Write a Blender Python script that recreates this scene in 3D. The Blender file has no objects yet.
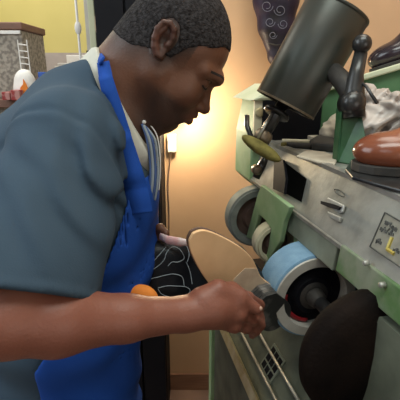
import bpy, bmesh, math, random
import numpy as np
from mathutils import Vector, Matrix
from mathutils.bvhtree import BVHTree
random.seed(7); rng = np.random.default_rng(3)
SC = bpy.context.scene; COL = SC.collection
# ------------------------------------------------------------------ camera
PITCH = math.radians(17.35); CP, SP = math.cos(PITCH), math.sin(PITCH); CZ = 1.45
cam = bpy.data.objects.new('camera', bpy.data.cameras.new('camera')); COL.objects.link(cam)
cam.location = (0, 0, CZ); cam.rotation_euler = (math.pi/2 - PITCH, 0, 0)
cam.data.sensor_width = 36; cam.data.lens = 36; cam.data.clip_start = .02
SC.camera = cam
def V(*a): return np.array(a, float)
def C3(r, u, a):            # right / up / away measured from the camera -> world
    return V(r, a*CP + u*SP, CZ + u*CP - a*SP)
def D3(r, u, a): return C3(r, u, a) - V(0, 0, CZ)
def P(px, py, d): return C3((px-200)/400*d, (200-py)/400*d, d)
def PY(px, py, y):
    v = (200-py)/400; return P(px, py, y/(CP+v*SP))
def PZ(px, py, z):
    v = (200-py)/400; return P(px, py, (z-CZ)/(v*CP-SP))
MA = V(-.2095, .9778, 0); MR = V(.9778, .2095, 0)     # along the machine / across it
def PL(px, py, lat):
    u, v = (px-200)/400, (200-py)/400
    return P(px, py, lat/(MR[0]*u + MR[1]*(CP+v*SP)))
def MM(s, lat, z): return MA*s + MR*lat + V(0, 0, z)
def SL(p): return float(p@MA), float(p@MR), float(p[2])
# ------------------------------------------------------------------ materials
def mat(name, col, rough=.6, metal=0, col2=None, scale=20, bump=0, bscale=60, emit=None, est=1, detail=4, spec=None,
        stretch=None, lo=.35, hi=.65, trans=0, sss=0, alpha=1):
    m = bpy.data.materials.new(name); m.use_nodes = True
    nt = m.node_tree; b = nt.nodes['Principled BSDF']
    b.inputs['Base Color'].default_value = (*col, 1); b.inputs['Roughness'].default_value = rough
    b.inputs['Metallic'].default_value = metal
    if spec is not None: b.inputs['Specular IOR Level'].default_value = spec
    if trans: b.inputs['Transmission Weight'].default_value = trans
    if sss: b.inputs['Subsurface Weight'].default_value = sss; b.inputs['Subsurface Scale'].default_value = .01
    b.inputs['Alpha'].default_value = alpha
    tc = nt.nodes.new('ShaderNodeTexCoord'); mp = nt.nodes.new('ShaderNodeMapping')
    nt.links.new(tc.outputs['Object'], mp.inputs[0])
    if stretch: mp.inputs['Scale'].default_value = stretch
    if col2:
        n = nt.nodes.new('ShaderNodeTexNoise'); n.inputs['Scale'].default_value = scale; n.inputs['Detail'].default_value = detail
        r = nt.nodes.new('ShaderNodeValToRGB'); r.color_ramp.elements[0].position = lo; r.color_ramp.elements[1].position = hi
        r.color_ramp.elements[0].color = (*col, 1); r.color_ramp.elements[1].color = (*col2, 1)
        nt.links.new(mp.outputs[0], n.inputs[0]); nt.links.new(n.outputs[0], r.inputs[0]); nt.links.new(r.outputs[0], b.inputs['Base Color'])
    if bump:
        n = nt.nodes.new('ShaderNodeTexNoise'); n.inputs['Scale'].default_value = bscale; n.inputs['Detail'].default_value = 3
        k = nt.nodes.new('ShaderNodeBump'); k.inputs['Strength'].default_value = bump; k.inputs['Distance'].default_value = .004
        nt.links.new(mp.outputs[0], n.inputs[0]); nt.links.new(n.outputs[0], k.inputs['Height']); nt.links.new(k.outputs[0], b.inputs['Normal'])
    if emit: b.inputs['Emission Color'].default_value = (*emit, 1); b.inputs['Emission Strength'].default_value = est
    return m
M = {}
M['tan_wall'] = mat('tan_wall', (.49,.31,.18), .75, col2=(.56,.36,.215), scale=2.5, bump=.08, bscale=40)
M['yellow_wall'] = mat('yellow_wall', (.52,.45,.15), .8, col2=(.60,.52,.19), scale=1.5)
M['grey_wall'] = mat('grey_wall', (.34,.30,.28), .8, col2=(.42,.37,.34), scale=9)
M['plain_wall'] = mat('plain_wall', (.5,.48,.44), .85, col2=(.55,.52,.48), scale=2)
M['ceiling'] = mat('ceiling', (.62,.62,.60), .9, col2=(.68,.68,.66), scale=2)
M['floor'] = mat('floor', (.16,.10,.075), .5, col2=(.25,.16,.12), scale=7, bump=.1)
M['base_wood'] = mat('base_wood', (.20,.10,.06), .55, col2=(.26,.14,.085), scale=9, stretch=(1,1,8))
M['shade_black'] = mat('shade_black', (.004,.004,.004), 1, spec=0)  # matte black that paints deep shade behind the wheels and in the hood
M['black_paint'] = mat('black_paint', (.006,.0065,.009), .6, spec=.12, col2=(.009,.009,.012), scale=6)
M['black_gloss'] = mat('black_gloss', (.012,.012,.013), .3, col2=(.03,.03,.03), scale=30, bump=.1)
M['black_rubber'] = mat('black_rubber', (.014,.013,.012), .65, col2=(.04,.035,.03), scale=25, bump=.2)
M['brush'] = mat('brush', (.005,.004,.004), .75, col2=(.014,.009,.007), scale=9, bump=.3, bscale=200, spec=.05)
M['steel'] = mat('steel', (.43,.43,.39), .45, .5, col2=(.20,.20,.17), scale=17, bump=.12, bscale=90, detail=9, lo=.42, hi=.78)
M['steel_edge'] = mat('steel_edge', (.62,.62,.58), .3, .7, col2=(.42,.42,.38), scale=30)
M['grey_green'] = mat('grey_green', (.20,.23,.18), .5, .25, col2=(.31,.34,.27), scale=13, bump=.12, detail=8)
M['light_green'] = mat('light_green', (.25,.41,.20), .6, .0, col2=(.34,.48,.28), scale=18, bump=.1, detail=8)
M['worn_green'] = mat('worn_green', (.085,.165,.06), .5, .05, col2=(.22,.25,.18), scale=16, detail=9, bump=.15, lo=.42, hi=.6)
M['mid_green'] = mat('mid_green', (.05,.14,.055), .5, col2=(.09,.20,.09), scale=14, detail=8)
M['dark_green'] = mat('dark_green', (.02,.075,.03), .4, col2=(.04,.12,.05), scale=40, detail=8, bump=.1)
M['base_grey'] = mat('base_grey', (.075,.085,.062), .6, .2, col2=(.14,.155,.115), scale=15, detail=8, bump=.15)
M['cream_green'] = mat('cream_green', (.55,.60,.40), .5, col2=(.66,.68,.50), scale=12)
M['cream'] = mat('cream', (.66,.60,.42), .6, col2=(.74,.69,.52), scale=15)
M['bronze'] = mat('bronze', (.16,.12,.08), .4, .6, col2=(.30,.25,.18), scale=60)
M['brass'] = mat('brass', (.50,.40,.20), .4, .5, col2=(.62,.54,.35), scale=40)
M['can'] = mat('can', (.036,.044,.038), .38, .35, col2=(.048,.040,.032), scale=7, detail=8, bump=.06, bscale=30)
M['blue_belt'] = mat('blue_belt', (.15,.28,.42), .95, col2=(.19,.33,.47), scale=60, bump=.25, bscale=400)
M['cream_belt'] = mat('cream_belt', (.52,.47,.32), .9, col2=(.60,.55,.40), scale=50)
M['grey_belt'] = mat('grey_belt', (.20,.23,.21), .8, col2=(.30,.33,.30), scale=30)
M['pale_rim'] = mat('pale_rim', (.45,.42,.37), .55, .2, col2=(.58,.56,.50), scale=20)
M['brown_disc'] = mat('brown_disc', (.10,.06,.045), .6, col2=(.16,.10,.08), scale=25)
M['red'] = mat('red', (.35,.015,.02), .5, col2=(.25,.01,.015), scale=20)
M['chrome'] = mat('chrome', (.7,.7,.7), .15, 1)
M['felt_yellow'] = mat('felt_yellow', (.10,.085,.018), .85, col2=(.22,.185,.045), scale=45, bump=.4, bscale=150)
M['skin'] = None
M['shirt'] = mat('shirt', (.032,.056,.086), .9, col2=(.045,.073,.105), scale=5, bump=.12, bscale=500, spec=.2)
M['undershirt'] = mat('undershirt', (.46,.46,.40), .9, col2=(.55,.54,.48), scale=20, bump=.15, bscale=200)
M['apron'] = mat('apron', (.007,.050,.27), .85, col2=(.010,.062,.32), scale=8, bump=.12, bscale=350, spec=.25)
M['hair'] = mat('hair', (.012,.010,.010), .9, col2=(.040,.037,.039), scale=170, bump=.9, bscale=260, detail=6, spec=.12)
M['brow'] = mat('brow', (.012,.008,.007), .9)
M['jeans'] = mat('jeans', (.02,.025,.04), .9, col2=(.03,.035,.05), scale=30)
M['jeans_blue'] = mat('jeans_blue', (.05,.09,.22), .8)
M['nail'] = mat('nail', (.45,.27,.20), .35)
M['sole_tan'] = mat('sole_tan', (.86,.56,.31), .6, col2=(.74,.46,.24), scale=14, bump=.1, detail=8)
M['sole_pale'] = mat('sole_pale', (.80,.64,.46), .65, col2=(.62,.46,.32), scale=30)
M['heel'] = mat('heel', (.035,.035,.035), .3, col2=(.26,.24,.22), scale=28, detail=7, lo=.48, hi=.72, bump=.2)  # paler second tone paints a blurred grey gloss into the colour
M['black_leather'] = mat('black_leather', (.005,.005,.007), .42, spec=.2, col2=(.009,.010,.013), scale=20, bump=.15, bscale=120)
M['purple_leather'] = mat('purple_leather', (.008,.007,.011), .5, spec=.3, col2=(.022,.014,.034), scale=16, bump=.2, bscale=90)
M['stitch'] = mat('stitch', (.26,.30,.33), .7)
M['stitch_dim'] = mat('stitch_dim', (.11,.11,.15), .7)
M['pink'] = mat('pink', (.75,.42,.42), .5, col2=(.80,.70,.68), scale=60)
M['orange'] = mat('orange', (.75,.20,.02), .8, col2=(.85,.27,.04), scale=12, bump=.3)
M['brown_shoe'] = mat('brown_shoe', (.16,.045,.022), .22, col2=(.24,.080,.04), scale=9, bump=.08)
M['black_shoe'] = mat('black_shoe', (.016,.012,.016), .18, col2=(.03,.02,.028), scale=12)
M['plastic'] = mat('plastic', (.48,.43,.40), .35, col2=(.12,.105,.10), scale=9, bump=.5, bscale=30, lo=.45, hi=.65)
M['cloth_pale'] = mat('cloth_pale', (.52,.46,.36), .9, col2=(.40,.34,.26), scale=25)
M['white'] = mat('white', (.8,.79,.77), .6, col2=(.72,.70,.68), scale=10)
M['offwhite'] = mat('offwhite', (.62,.58,.5), .7, col2=(.52,.48,.42), scale=15)
M['beige'] = mat('beige', (.55,.42,.28), .8)
M['speckle'] = mat('speckle', (.20,.175,.15), .8, col2=(.38,.34,.29), scale=55, detail=6, bump=.3, lo=.4, hi=.6)
M['rack_brown'] = mat('rack_brown', (.16,.08,.055), .6, col2=(.22,.11,.08), scale=15)
M['pale_post'] = mat('pale_post', (.50,.52,.34), .6, col2=(.58,.58,.40), scale=12)
M['violet'] = mat('violet', (.20,.03,.35), .5, col2=(.35,.05,.45), scale=12)
M['bluebox'] = mat('bluebox', (.03,.10,.42), .5)
M['redbox'] = mat('redbox', (.30,.03,.03), .6, col2=(.45,.22,.20), scale=30, lo=.45, hi=.55)
M['bulb'] = mat('bulb', (1,.9,.7), .4, emit=(1,.86,.58), est=60)
M['gold'] = mat('gold', (.50,.40,.10), .45, .4)
M['plate'] = mat('plate', (.26,.25,.20), .5, .3, col2=(.35,.33,.27), scale=60, detail=6)
M['dark_mark'] = mat('dark_mark', (.035,.035,.032), .6, col2=(.09,.09,.08), scale=90)
# skin with a real, blotchy colour plus stubble zone stored per vertex
def skin_mat():
    m = bpy.data.materials.new('skin'); m.use_nodes = True; nt = m.node_tree; b = nt.nodes['Principled BSDF']
    b.inputs['Roughness'].default_value = .48; b.inputs['Specular IOR Level'].default_value = .4
    b.inputs['Subsurface Weight'].default_value = .06; b.inputs['Subsurface Scale'].default_value = .006
    tc = nt.nodes.new('ShaderNodeTexCoord'); n = nt.nodes.new('ShaderNodeTexNoise'); n.inputs['Scale'].default_value = 16; n.inputs['Detail'].default_value = 6
    r = nt.nodes.new('ShaderNodeValToRGB'); r.color_ramp.elements[0].position = .3; r.color_ramp.elements[1].position = .7
    r.color_ramp.elements[0].color = (.105,.043,.024,1); r.color_ramp.elements[1].color = (.150,.064,.036,1)
    nt.links.new(tc.outputs['Object'], n.inputs[0]); nt.links.new(n.outputs[0], r.inputs[0])
    a = nt.nodes.new('ShaderNodeAttribute'); a.attribute_name = 'stubble'
    mx = nt.nodes.new('ShaderNodeMix'); mx.data_type = 'RGBA'; mx.inputs[7].default_value = (.024,.016,.014,1)
    nt.links.new(a.outputs['Fac'], mx.inputs[0]); nt.links.new(r.outputs[0], mx.inputs[6])
    a2 = nt.nodes.new('ShaderNodeAttribute'); a2.attribute_name = 'warm'
    m2 = nt.nodes.new('ShaderNodeMix'); m2.data_type = 'RGBA'; m2.inputs[7].default_value = (.25,.085,.058,1)
    nt.links.new(a2.outputs['Fac'], m2.inputs[0]); nt.links.new(mx.outputs[2], m2.inputs[6]); nt.links.new(m2.outputs[2], b.inputs['Base Color'])
    n2 = nt.nodes.new('ShaderNodeTexNoise'); n2.inputs['Scale'].default_value = 260; k = nt.nodes.new('ShaderNodeBump')
    k.inputs['Strength'].default_value = .25; k.inputs['Distance'].default_value = .002
    nt.links.new(tc.outputs['Object'], n2.inputs[0]); nt.links.new(n2.outputs[0], k.inputs['Height']); nt.links.new(k.outputs[0], b.inputs['Normal'])
    return m
M['skin'] = skin_mat()
# ------------------------------------------------------------------ object helpers
ORG = {}
def tag(o, label, cat, group=None, kind=None):
    if label: o['label'] = label
    if cat: o['category'] = cat
    if group: o['group'] = group
    if kind: o['kind'] = kind
    return o
def thing(name, loc, label, cat, group=None):
    o = bpy.data.objects.new(name, None); COL.objects.link(o); o.location = loc; o.empty_display_size = .05
    ORG[o] = V(*loc); return tag(o, label, cat, group)
def mesh(name, verts, faces, m, parent=None, smooth=False, label=None, mats=None, midx=None):
    vs = np.array(verts, float).reshape(-1, 3)
    if parent is not None: org = ORG[parent]
    else:
        org = V((vs[:,0].min()+vs[:,0].max())/2, (vs[:,1].min()+vs[:,1].max())/2, vs[:,2].min())
    me = bpy.data.meshes.new(name); me.from_pydata([tuple(v) for v in (vs-org)], [], [tuple(int(i) for i in f) for f in faces])
    bm = bmesh.new(); bm.from_mesh(me); bmesh.ops.recalc_face_normals(bm, faces=bm.faces); bm.to_mesh(me); bm.free()
    for mm in (mats or [m]): me.materials.append(mm)
    if midx is not None: me.polygons.foreach_set('material_index', midx)
    if smooth: me.polygons.foreach_set('use_smooth', [True]*len(me.polygons))
    o = bpy.data.objects.new(name, me); COL.objects.link(o)
    if parent is not None: o.parent = parent; ORG[o] = org
    else: o.location = org; ORG[o] = org
    if label: o['label'] = label
    return o
def bevel(o, w=.002, seg=2, angle=.6):
    b = o.modifiers.new('bevel', 'BEVEL'); b.width = w; b.segments = seg; b.limit_method = 'ANGLE'; b.angle_limit = angle
    return o
class MB:
    def __init__(s): s.v = []; s.f = []
    def add(s, v, f):
        n = len(s.v); s.v += [np.array(x, float) for x in v]; s.f += [[i+n for i in q] for q in f]; return s
    def box(s, c, ax, ay, az):     # centre and three half-vectors
        c, ax, ay, az = [np.array(q, float) for q in (c, ax, ay, az)]
        v = [c+i*ax+j*ay+k*az for k in (-1,1) for j in (-1,1) for i in (-1,1)]
        return s.add(v, [(0,1,3,2),(4,6,7,5),(0,4,5,1),(2,3,7,6),(0,2,6,4),(1,5,7,3)])
    def tube(s, pts, r, n=12, cap=True, flat=1, up=None):
        pts = [np.array(p, float) for p in pts]; rs = r if hasattr(r, '__len__') else [r]*len(pts)
        V0 = []; prev = None
        for i, p in enumerate(pts):
            t = pts[min(i+1, len(pts)-1)] - pts[max(i-1, 0)]; t /= np.linalg.norm(t)+1e-12
            if prev is None:
                a = np.array(up, float) if up is not None else (V(0,0,1) if abs(t[2]) < .9 else V(1,0,0))
            else: a = prev
            a = a - t*(a@t); a /= np.linalg.norm(a)+1e-12; prev = a; b = np.cross(t, a)
            V0 += [p + rs[i]*(math.cos(2*math.pi*k/n)*a + flat*math.sin(2*math.pi*k/n)*b) for k in range(n)]
        F = [(i*n+k, i*n+(k+1)%n, (i+1)*n+(k+1)%n, (i+1)*n+k) for i in range(len(pts)-1) for k in range(n)]
        if cap: F += [tuple(range(n))[::-1], tuple((len(pts)-1)*n+k for k in range(n))]
        return s.add(V0, F)
    def lathe(s, c, axis, prof, n=40, closed=False):        # prof: (along, radius)
        axis = np.array(axis, float); axis /= np.linalg.norm(axis); c = np.array(c, float)
        a = V(0,0,1) if abs(axis[2]) < .9 else V(1,0,0); a = a - axis*(a@axis); a /= np.linalg.norm(a); b = np.cross(axis, a)
        v = [c+axis*h + r*(math.cos(2*math.pi*k/n)*a + math.sin(2*math.pi*k/n)*b) for h, r in prof for k in range(n)]
        m = len(prof); f = [(i*n+k, i*n+(k+1)%n, ((i+1)%m)*n+(k+1)%n, ((i+1)%m)*n+k) for i in range(m if closed else m-1) for k in range(n)]
        if not closed: f += [tuple(range(n))[::-1], tuple((m-1)*n+k for k in range(n))]
        return s.add(v, f)
    def ball(s, c, r, n=16):
        rr = r if hasattr(r, '__len__') else (r, r, r)
        v = [np.array(c)+V(0,0,-rr[2])]; 
        for i in range(1, n//2):
            t = math.pi*i/(n//2)-math.pi/2
            v += [np.array(c)+V(rr[0]*math.cos(t)*math.cos(2*math.pi*k/n), rr[1]*math.cos(t)*math.sin(2*math.pi*k/n), rr[2]*math.sin(t)) for k in range(n)]
        v.append(np.array(c)+V(0,0,rr[2])); L = n//2-1; f = []
        for k in range(n):
            f.append((0, 1+(k+1)%n, 1+k)); f.append((len(v)-1, 1+(L-1)*n+k, 1+(L-1)*n+(k+1)%n))
            for i in range(L-1): f.append((1+i*n+k, 1+i*n+(k+1)%n, 1+(i+1)*n+(k+1)%n, 1+(i+1)*n+k))
        return s.add(v, f)
    def prism(s, poly, d):        # poly: world points of one end face, d: extrusion vector
        n = len(poly); v = [np.array(p, float) for p in poly]; v += [p+np.array(d, float) for p in v]
        return s.add(v, [tuple(range(n))[::-1], tuple(range(n, 2*n))] + [(i, (i+1)%n, n+(i+1)%n, n+i) for i in range(n)])
    def mprism(s, pts, s0, s1):   # machine section (lat, z) drawn along the machine
        return s.prism([MM(s0, l, z) for l, z in pts], MA*(s1-s0))
    def build(s, name, m, parent=None, smooth=False, label=None): return mesh(name, s.v, s.f, m, parent, smooth, label)
def autosmooth(o, ang=.7):
    me = o.data; me.polygons.foreach_set('use_smooth', [True]*len(me.polygons))
    bm = bmesh.new(); bm.from_mesh(me)
    for e in bm.edges:
        if len(e.link_faces) == 2 and e.calc_face_angle(0) > ang: e.smooth = False
    bm.to_mesh(me); bm.free(); return o
# ------------------------------------------------------------------ smooth-union modelling on a grid
class Field:
    def __init__(s, xs, ys, zs):
        s.ax = [np.array(a, np.float32) for a in (xs, ys, zs)]
        s.F = np.full([len(a) for a in s.ax], .06, np.float32)
    def sub(s, lo, hi):
        ix = []
        for k in range(3):
            i0 = max(0, np.searchsorted(s.ax[k], lo[k])-1); i1 = min(len(s.ax[k]), np.searchsorted(s.ax[k], hi[k])+1)
            if i1 <= i0: return None
            ix.append(slice(i0, i1))
        X, Y, Z = np.meshgrid(*[s.ax[k][ix[k]] for k in range(3)], indexing='ij')
        return tuple(ix), X, Y, Z
    def smin(s, ix, d, k):
        a = s.F[ix]; h = np.clip(.5+.5*(a-d)/k, 0, 1); s.F[ix] = a*(1-h)+d*h - k*h*(1-h)
    def smax(s, ix, d, k):
        a = s.F[ix]; h = np.clip(.5-.5*(a-d)/k, 0, 1); s.F[ix] = a*(1-h)+d*h + k*h*(1-h)
    def cone(s, a, b, ra, rb, k=.01, sub=False):
        a, b = np.array(a, float), np.array(b, float); m = max(ra, rb)+k*2+.02
        q = s.sub(np.minimum(a,b)-m, np.maximum(a,b)+m)
        if q is None: return
        ix, X, Y, Z = q; ab = b-a; L = ab@ab+1e-12
        t = np.clip(((X-a[0])*ab[0]+(Y-a[1])*ab[1]+(Z-a[2])*ab[2])/L, 0, 1)
        d = np.sqrt((X-a[0]-t*ab[0])**2+(Y-a[1]-t*ab[1])**2+(Z-a[2]-t*ab[2])**2) - (ra+(rb-ra)*t)
        (s.smax(ix, -d, k) if sub else s.smin(ix, d, k))
    def path(s, pts, rs, k=.006):
        for i in range(len(pts)-1): s.cone(pts[i], pts[i+1], rs[i], rs[i+1], k)
    def ell(s, c, r, axes=None, k=.01, sub=False):
        c = np.array(c, float); r = np.array(r, float); R = np.eye(3) if axes is None else np.array(axes, float)
        m = np.abs(R.T)@r + k*2+.02; q = s.sub(c-m, c+m)
        if q is None: return
        ix, X, Y, Z = q; x, y, z = X-c[0], Y-c[1], Z-c[2]
        L = [(R[i][0]*x+R[i][1]*y+R[i][2]*z) for i in range(3)]
        k0 = np.sqrt(sum((L[i]/r[i])**2 for i in range(3))); k1 = np.sqrt(sum((L[i]/r[i]**2)**2 for i in range(3)))+1e-9
        d = k0*(k0-1)/k1; d = np.maximum(d, -min(r))
        (s.smax(ix, -d, k) if sub else s.smin(ix, d, k))
    def grid(s): return np.meshgrid(*s.ax, indexing='ij', sparse=True)
    def surface(s):
        F = s.F.copy(); F[0]=F[-1]=.05; F[:,0]=F[:,-1]=.05; F[:,:,0]=F[:,:,-1]=.05
        S = F < 0; nx, ny, nz = F.shape
        cn = np.zeros((nx-1,ny-1,nz-1), np.int8)
        for i in (0,1):
            for j in (0,1):
                for k in (0,1): cn += S[i:nx-1+i, j:ny-1+j, k:nz-1+k]
        act = (cn > 0) & (cn < 8); idx = np.argwhere(act); id3 = np.full(act.shape, -1, np.int64); id3[act] = np.arange(len(idx))
        acc = np.zeros((len(idx),3)); cnt = np.zeros(len(idx)); a0, a1, a2 = s.ax
        X = [a.astype(float) for a in s.ax]
        cor = [(i,j,k) for i in (0,1) for j in (0,1) for k in (0,1)]
        for p in cor:
            for ax in range(3):
                if p[ax]: continue
                q = list(p); q[ax] = 1
                A = idx+np.array(p); B = idx+np.array(q); fa = F[A[:,0],A[:,1],A[:,2]]; fb = F[B[:,0],B[:,1],B[:,2]]
                c = (fa < 0) != (fb < 0); t = np.where(c, fa/np.where(c, fa-fb, 1), 0)
                pa = np.stack([X[m][A[:,m]] for m in range(3)], 1); pb = np.stack([X[m][B[:,m]] for m in range(3)], 1)
                acc[c] += (pa+(pb-pa)*t[:,None])[c]; cnt[c] += 1
        Vv = acc/np.maximum(cnt,1)[:,None]; faces = []
        for ax in range(3):
            sl0 = [slice(None)]*3; sl1 = [slice(None)]*3; sl0[ax] = slice(0,-1); sl1[ax] = slice(1,None)
            e = np.argwhere(S[tuple(sl0)] != S[tuple(sl1)])
            u, v = [(1,2),(2,0),(0,1)][ax]
            e = e[(e[:,u] > 0) & (e[:,v] > 0) & (e[:,u] < F.shape[u]-1) & (e[:,v] < F.shape[v]-1)]
            def cid(du, dv):
                q = e.copy(); q[:,u] -= du; q[:,v] -= dv; return id3[q[:,0],q[:,1],q[:,2]]
            Q = np.stack([cid(1,1), cid(0,1), cid(0,0), cid(1,0)], 1)
            flip = ~S[tuple(sl0)][e[:,0],e[:,1],e[:,2]]; Q[flip] = Q[flip][:,::-1]; faces.append(Q)
        return Vv, np.concatenate(faces)
    def sample(s, pts):
        fr = []; ii = []
        for k in range(3):
            a = s.ax[k]; i = np.clip(np.searchsorted(a, pts[:,k])-1, 0, len(a)-2); ii.append(i); fr.append(np.clip((pts[:,k]-a[i])/(a[i+1]-a[i]), 0, 1))
        out = 0
        for p in [(i,j,k) for i in (0,1) for j in (0,1) for k in (0,1)]:
            w = 1
            for k in range(3): w = w*(fr[k] if p[k] else 1-fr[k])
            out = out + w*s.F[ii[0]+p[0], ii[1]+p[1], ii[2]+p[2]]
        return out
def fmesh(name, verts, faces, m, parent=None, label=None, smooth_it=1, attrs=None):
    org = ORG[parent] if parent is not None else V(*(verts[:,:2].min(0)+verts[:,:2].max(0))/2, verts[:,2].min())
    me = bpy.data.meshes.new(name); vs = verts.copy()
    if smooth_it:           # light Laplacian smoothing
        e = np.concatenate([faces[:,[0,1]], faces[:,[1,2]], faces[:,[2,3]], faces[:,[3,0]]])
        for _ in range(smooth_it):
            acc = np.zeros_like(vs); c = np.zeros(len(vs))
            np.add.at(acc, e[:,0], vs[e[:,1]]); np.add.at(acc, e[:,1], vs[e[:,0]]); np.add.at(c, e[:,0], 1); np.add.at(c, e[:,1], 1)
            vs = vs*.4 + .6*acc/np.maximum(c,1)[:,None]
    me.vertices.add(len(vs)); me.vertices.foreach_set('co', (vs-org).astype(np.float32).ravel())
    me.loops.add(len(faces)*4); me.loops.foreach_set('vertex_index', faces.astype(np.int32).ravel())
    me.polygons.add(len(faces)); me.polygons.foreach_set('loop_start', np.arange(0, len(faces)*4, 4, dtype=np.int32))
    me.polygons.foreach_set('use_smooth', np.ones(len(faces), bool)); me.update(calc_edges=True); me.validate()
    me.materials.append(m)
    for k, a in (attrs or {}).items():
        at = me.attributes.new(k, 'FLOAT', 'POINT'); at.data.foreach_set('value', a.astype(np.float32))
    o = bpy.data.objects.new(name, me); COL.objects.link(o); ORG[o] = org
    if parent is not None: o.parent = parent
    else: o.location = org
    if label: o['label'] = label
    return o, vs
def bvh(vs, fs): return BVHTree.FromPolygons([tuple(v) for v in vs], [tuple(int(i) for i in f) for f in fs])
def snap(tree, p, off=0):
    c, n, i, d = tree.find_nearest(Vector(p)); n = np.array(n); return np.array(c)+n*off, n
def cam_hit(tree, px, py, off=0):      # where the view through a photo point meets a built surface
    d = Vector(P(px, py, 1)-V(0,0,CZ)).normalized(); h, n, i, t = tree.ray_cast(Vector((0,0,CZ)), d)
    if h is None: return None
    n = np.array(n); 
    if n@np.array(d) > 0: n = -n
    return np.array(h)+n*off, n
def smooth_pts(pts, n=8):
    pts = [np.array(p, float) for p in pts]; out = []
    for i in range(len(pts)-1):
        p0, p1, p2, p3 = pts[max(i-1,0)], pts[i], pts[i+1], pts[min(i+2,len(pts)-1)]
        for k in range(n):
            t = k/n; out.append(.5*((2*p1)+(-p0+p2)*t+(2*p0-5*p1+4*p2-p3)*t*t+(-p0+3*p1-3*p2+p3)*t**3))
    out.append(pts[-1]); return out
def ribbon(mb, tree, pts, w, th=.003, off=.001, proj=True):
    L = []
    for p in pts:
        q, n = snap(tree, p) if proj else (p, None); L.append((q, n))
    R = []
    for i, (q, n) in enumerate(L):
        t = L[min(i+1,len(L)-1)][0]-L[max(i-1,0)][0]; t = t/(np.linalg.norm(t)+1e-9); s = np.cross(t, n); s /= np.linalg.norm(s)+1e-9
        R.append([q+n*off-s*w/2, q+n*off+s*w/2, q+n*(off+th)+s*w/2, q+n*(off+th)-s*w/2])
    v = [x for r in R for x in r]; m = len(R)
    f = [(i*4+k, i*4+(k+1)%4, (i+1)*4+(k+1)%4, (i+1)*4+k) for i in range(m-1) for k in range(4)] + [(0,1,2,3), (4*m-1,4*m-2,4*m-3,4*m-4)]
    mb.add(v, f)

# ================================================================== THE ROOM
def struct(name, mb, m): 
    o = mb.build(name, m); o['kind'] = 'structure'; return o
X0, X1, Y0, YB, YF, ZC = -2.1, 1.35, -1.6, 1.58, 3.2, 2.75
XE = -.142            # the tan wall ends here, the back of the shop opens beyond
struct('floor', MB().box(((X0+X1)/2, (Y0+YF)/2, -.03), ((X1-X0)/2+.1,0,0), (0,(YF-Y0)/2+.1,0), (0,0,.03)), M['floor'])
struct('ceiling', MB().box(((X0+X1)/2, (Y0+YF)/2, ZC+.03), ((X1-X0)/2+.1,0,0), (0,(YF-Y0)/2+.1,0), (0,0,.03)), M['ceiling'])
struct('wall_back', MB().box(((XE+X1)/2, YB+.05, ZC/2), ((X1-XE)/2,0,0), (0,.05,0), (0,0,ZC/2)), M['tan_wall'])
struct('baseboard_back', MB().box(((XE+X1)/2, YB-.006, .045), ((X1-XE)/2,0,0), (0,.006,0), (0,0,.045)), M['base_wood'])
struct('wall_partition', MB().box((XE+.05, (YB+.1+YF)/2, ZC/2), (.05,0,0), (0,(YF-YB-.1)/2,0), (0,0,ZC/2)), M['plain_wall'])
struct('wall_far', MB().box(((X0+XE)/2+.05, YF+.05, (1.61+ZC)/2), ((XE-X0)/2+.05,0,0), (0,.05,0), (0,0,(ZC-1.61)/2)), M['yellow_wall'])
struct('trim_far', MB().box(((X0+XE)/2+.05, YF+.05, 1.61/2), ((XE-X0)/2+.05,0,0), (0,.05,0), (0,0,1.61/2)), M['grey_wall'])
struct('wall_left', MB().box((X0-.05, (Y0+YF)/2, ZC/2), (.05,0,0), (0,(YF-Y0)/2,0), (0,0,ZC/2)), M['plain_wall'])
struct('wall_right', MB().box((X1+.05, (Y0+YB)/2+.05, ZC/2), (.05,0,0), (0,(YB-Y0)/2+.05,0), (0,0,ZC/2)), M['tan_wall'])
struct('wall_front', MB().box(((X0+X1)/2, Y0-.05, ZC/2), ((X1-X0)/2,0,0), (0,.05,0), (0,0,ZC/2)), M['plain_wall'])

# wall lamp hidden by the chin
lp = PY(178, 117, 1.50)
t = thing('wall_lamp', (lp[0], 1.58, lp[2]), 'small glowing bare bulb lamp fixed low on the tan wall behind the chin', 'lamp')
MB().lathe((lp[0], 1.578, lp[2]), (0,-1,0), [(0,.035),(.012,.035),(.016,.02),(.05,.018),(.055,.018)], 24).build('socket', M['white'], t, True)
MB().ball(lp, .026, 20).build('bulb', M['bulb'], t, True)
# outlet box with its cord
ob = PY(172, 143, 1.565)
t = thing('wall_outlet', (ob[0], 1.58, ob[2]), 'white wall socket box on the tan wall with a thin cord hanging down', 'outlet')
bevel(MB().box(ob, (.017,0,0), (0,.014,0), (0,0,.034)).build('box', M['offwhite'], t), .003)
MB().tube(smooth_pts([ob+V(-.004,-.008,-.03), PY(168,185,1.573), PY(169,225,1.574), PY(167,300,1.573)], 6), .0022, 6).build('cord', M['brown_disc'], t, True)

# tall black cabinet beside the opening
cxl, cxr = PY(98, 60, 1.42)[0], XE
t = thing('tall_cabinet', ((cxl+cxr)/2, 1.57, 0), 'tall matt black cupboard standing behind the man beside the tan wall', 'cabinet')
bevel(MB().box(((cxl+cxr)/2, 1.55, 1.2), ((cxr-cxl)/2,0,0), (0,.13,0), (0,0,1.2)).build('body', M['black_paint'], t), .004)
for k in (0, 1):
    xx = cxl+(cxr-cxl)*(.25+.5*k)
    d = bevel(MB().box((xx, 1.412, 1.2), ((cxr-cxl)/4-.004,0,0), (0,.008,0), (0,0,1.17)).build('door', M['black_paint'], t), .002)
    MB().tube([(xx+(.04 if k == 0 else -.04), 1.395, 1.05), (xx+(.04 if k == 0 else -.04), 1.395, 1.17)], .004, 8).build('handle', M['steel'], d, True)
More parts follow.
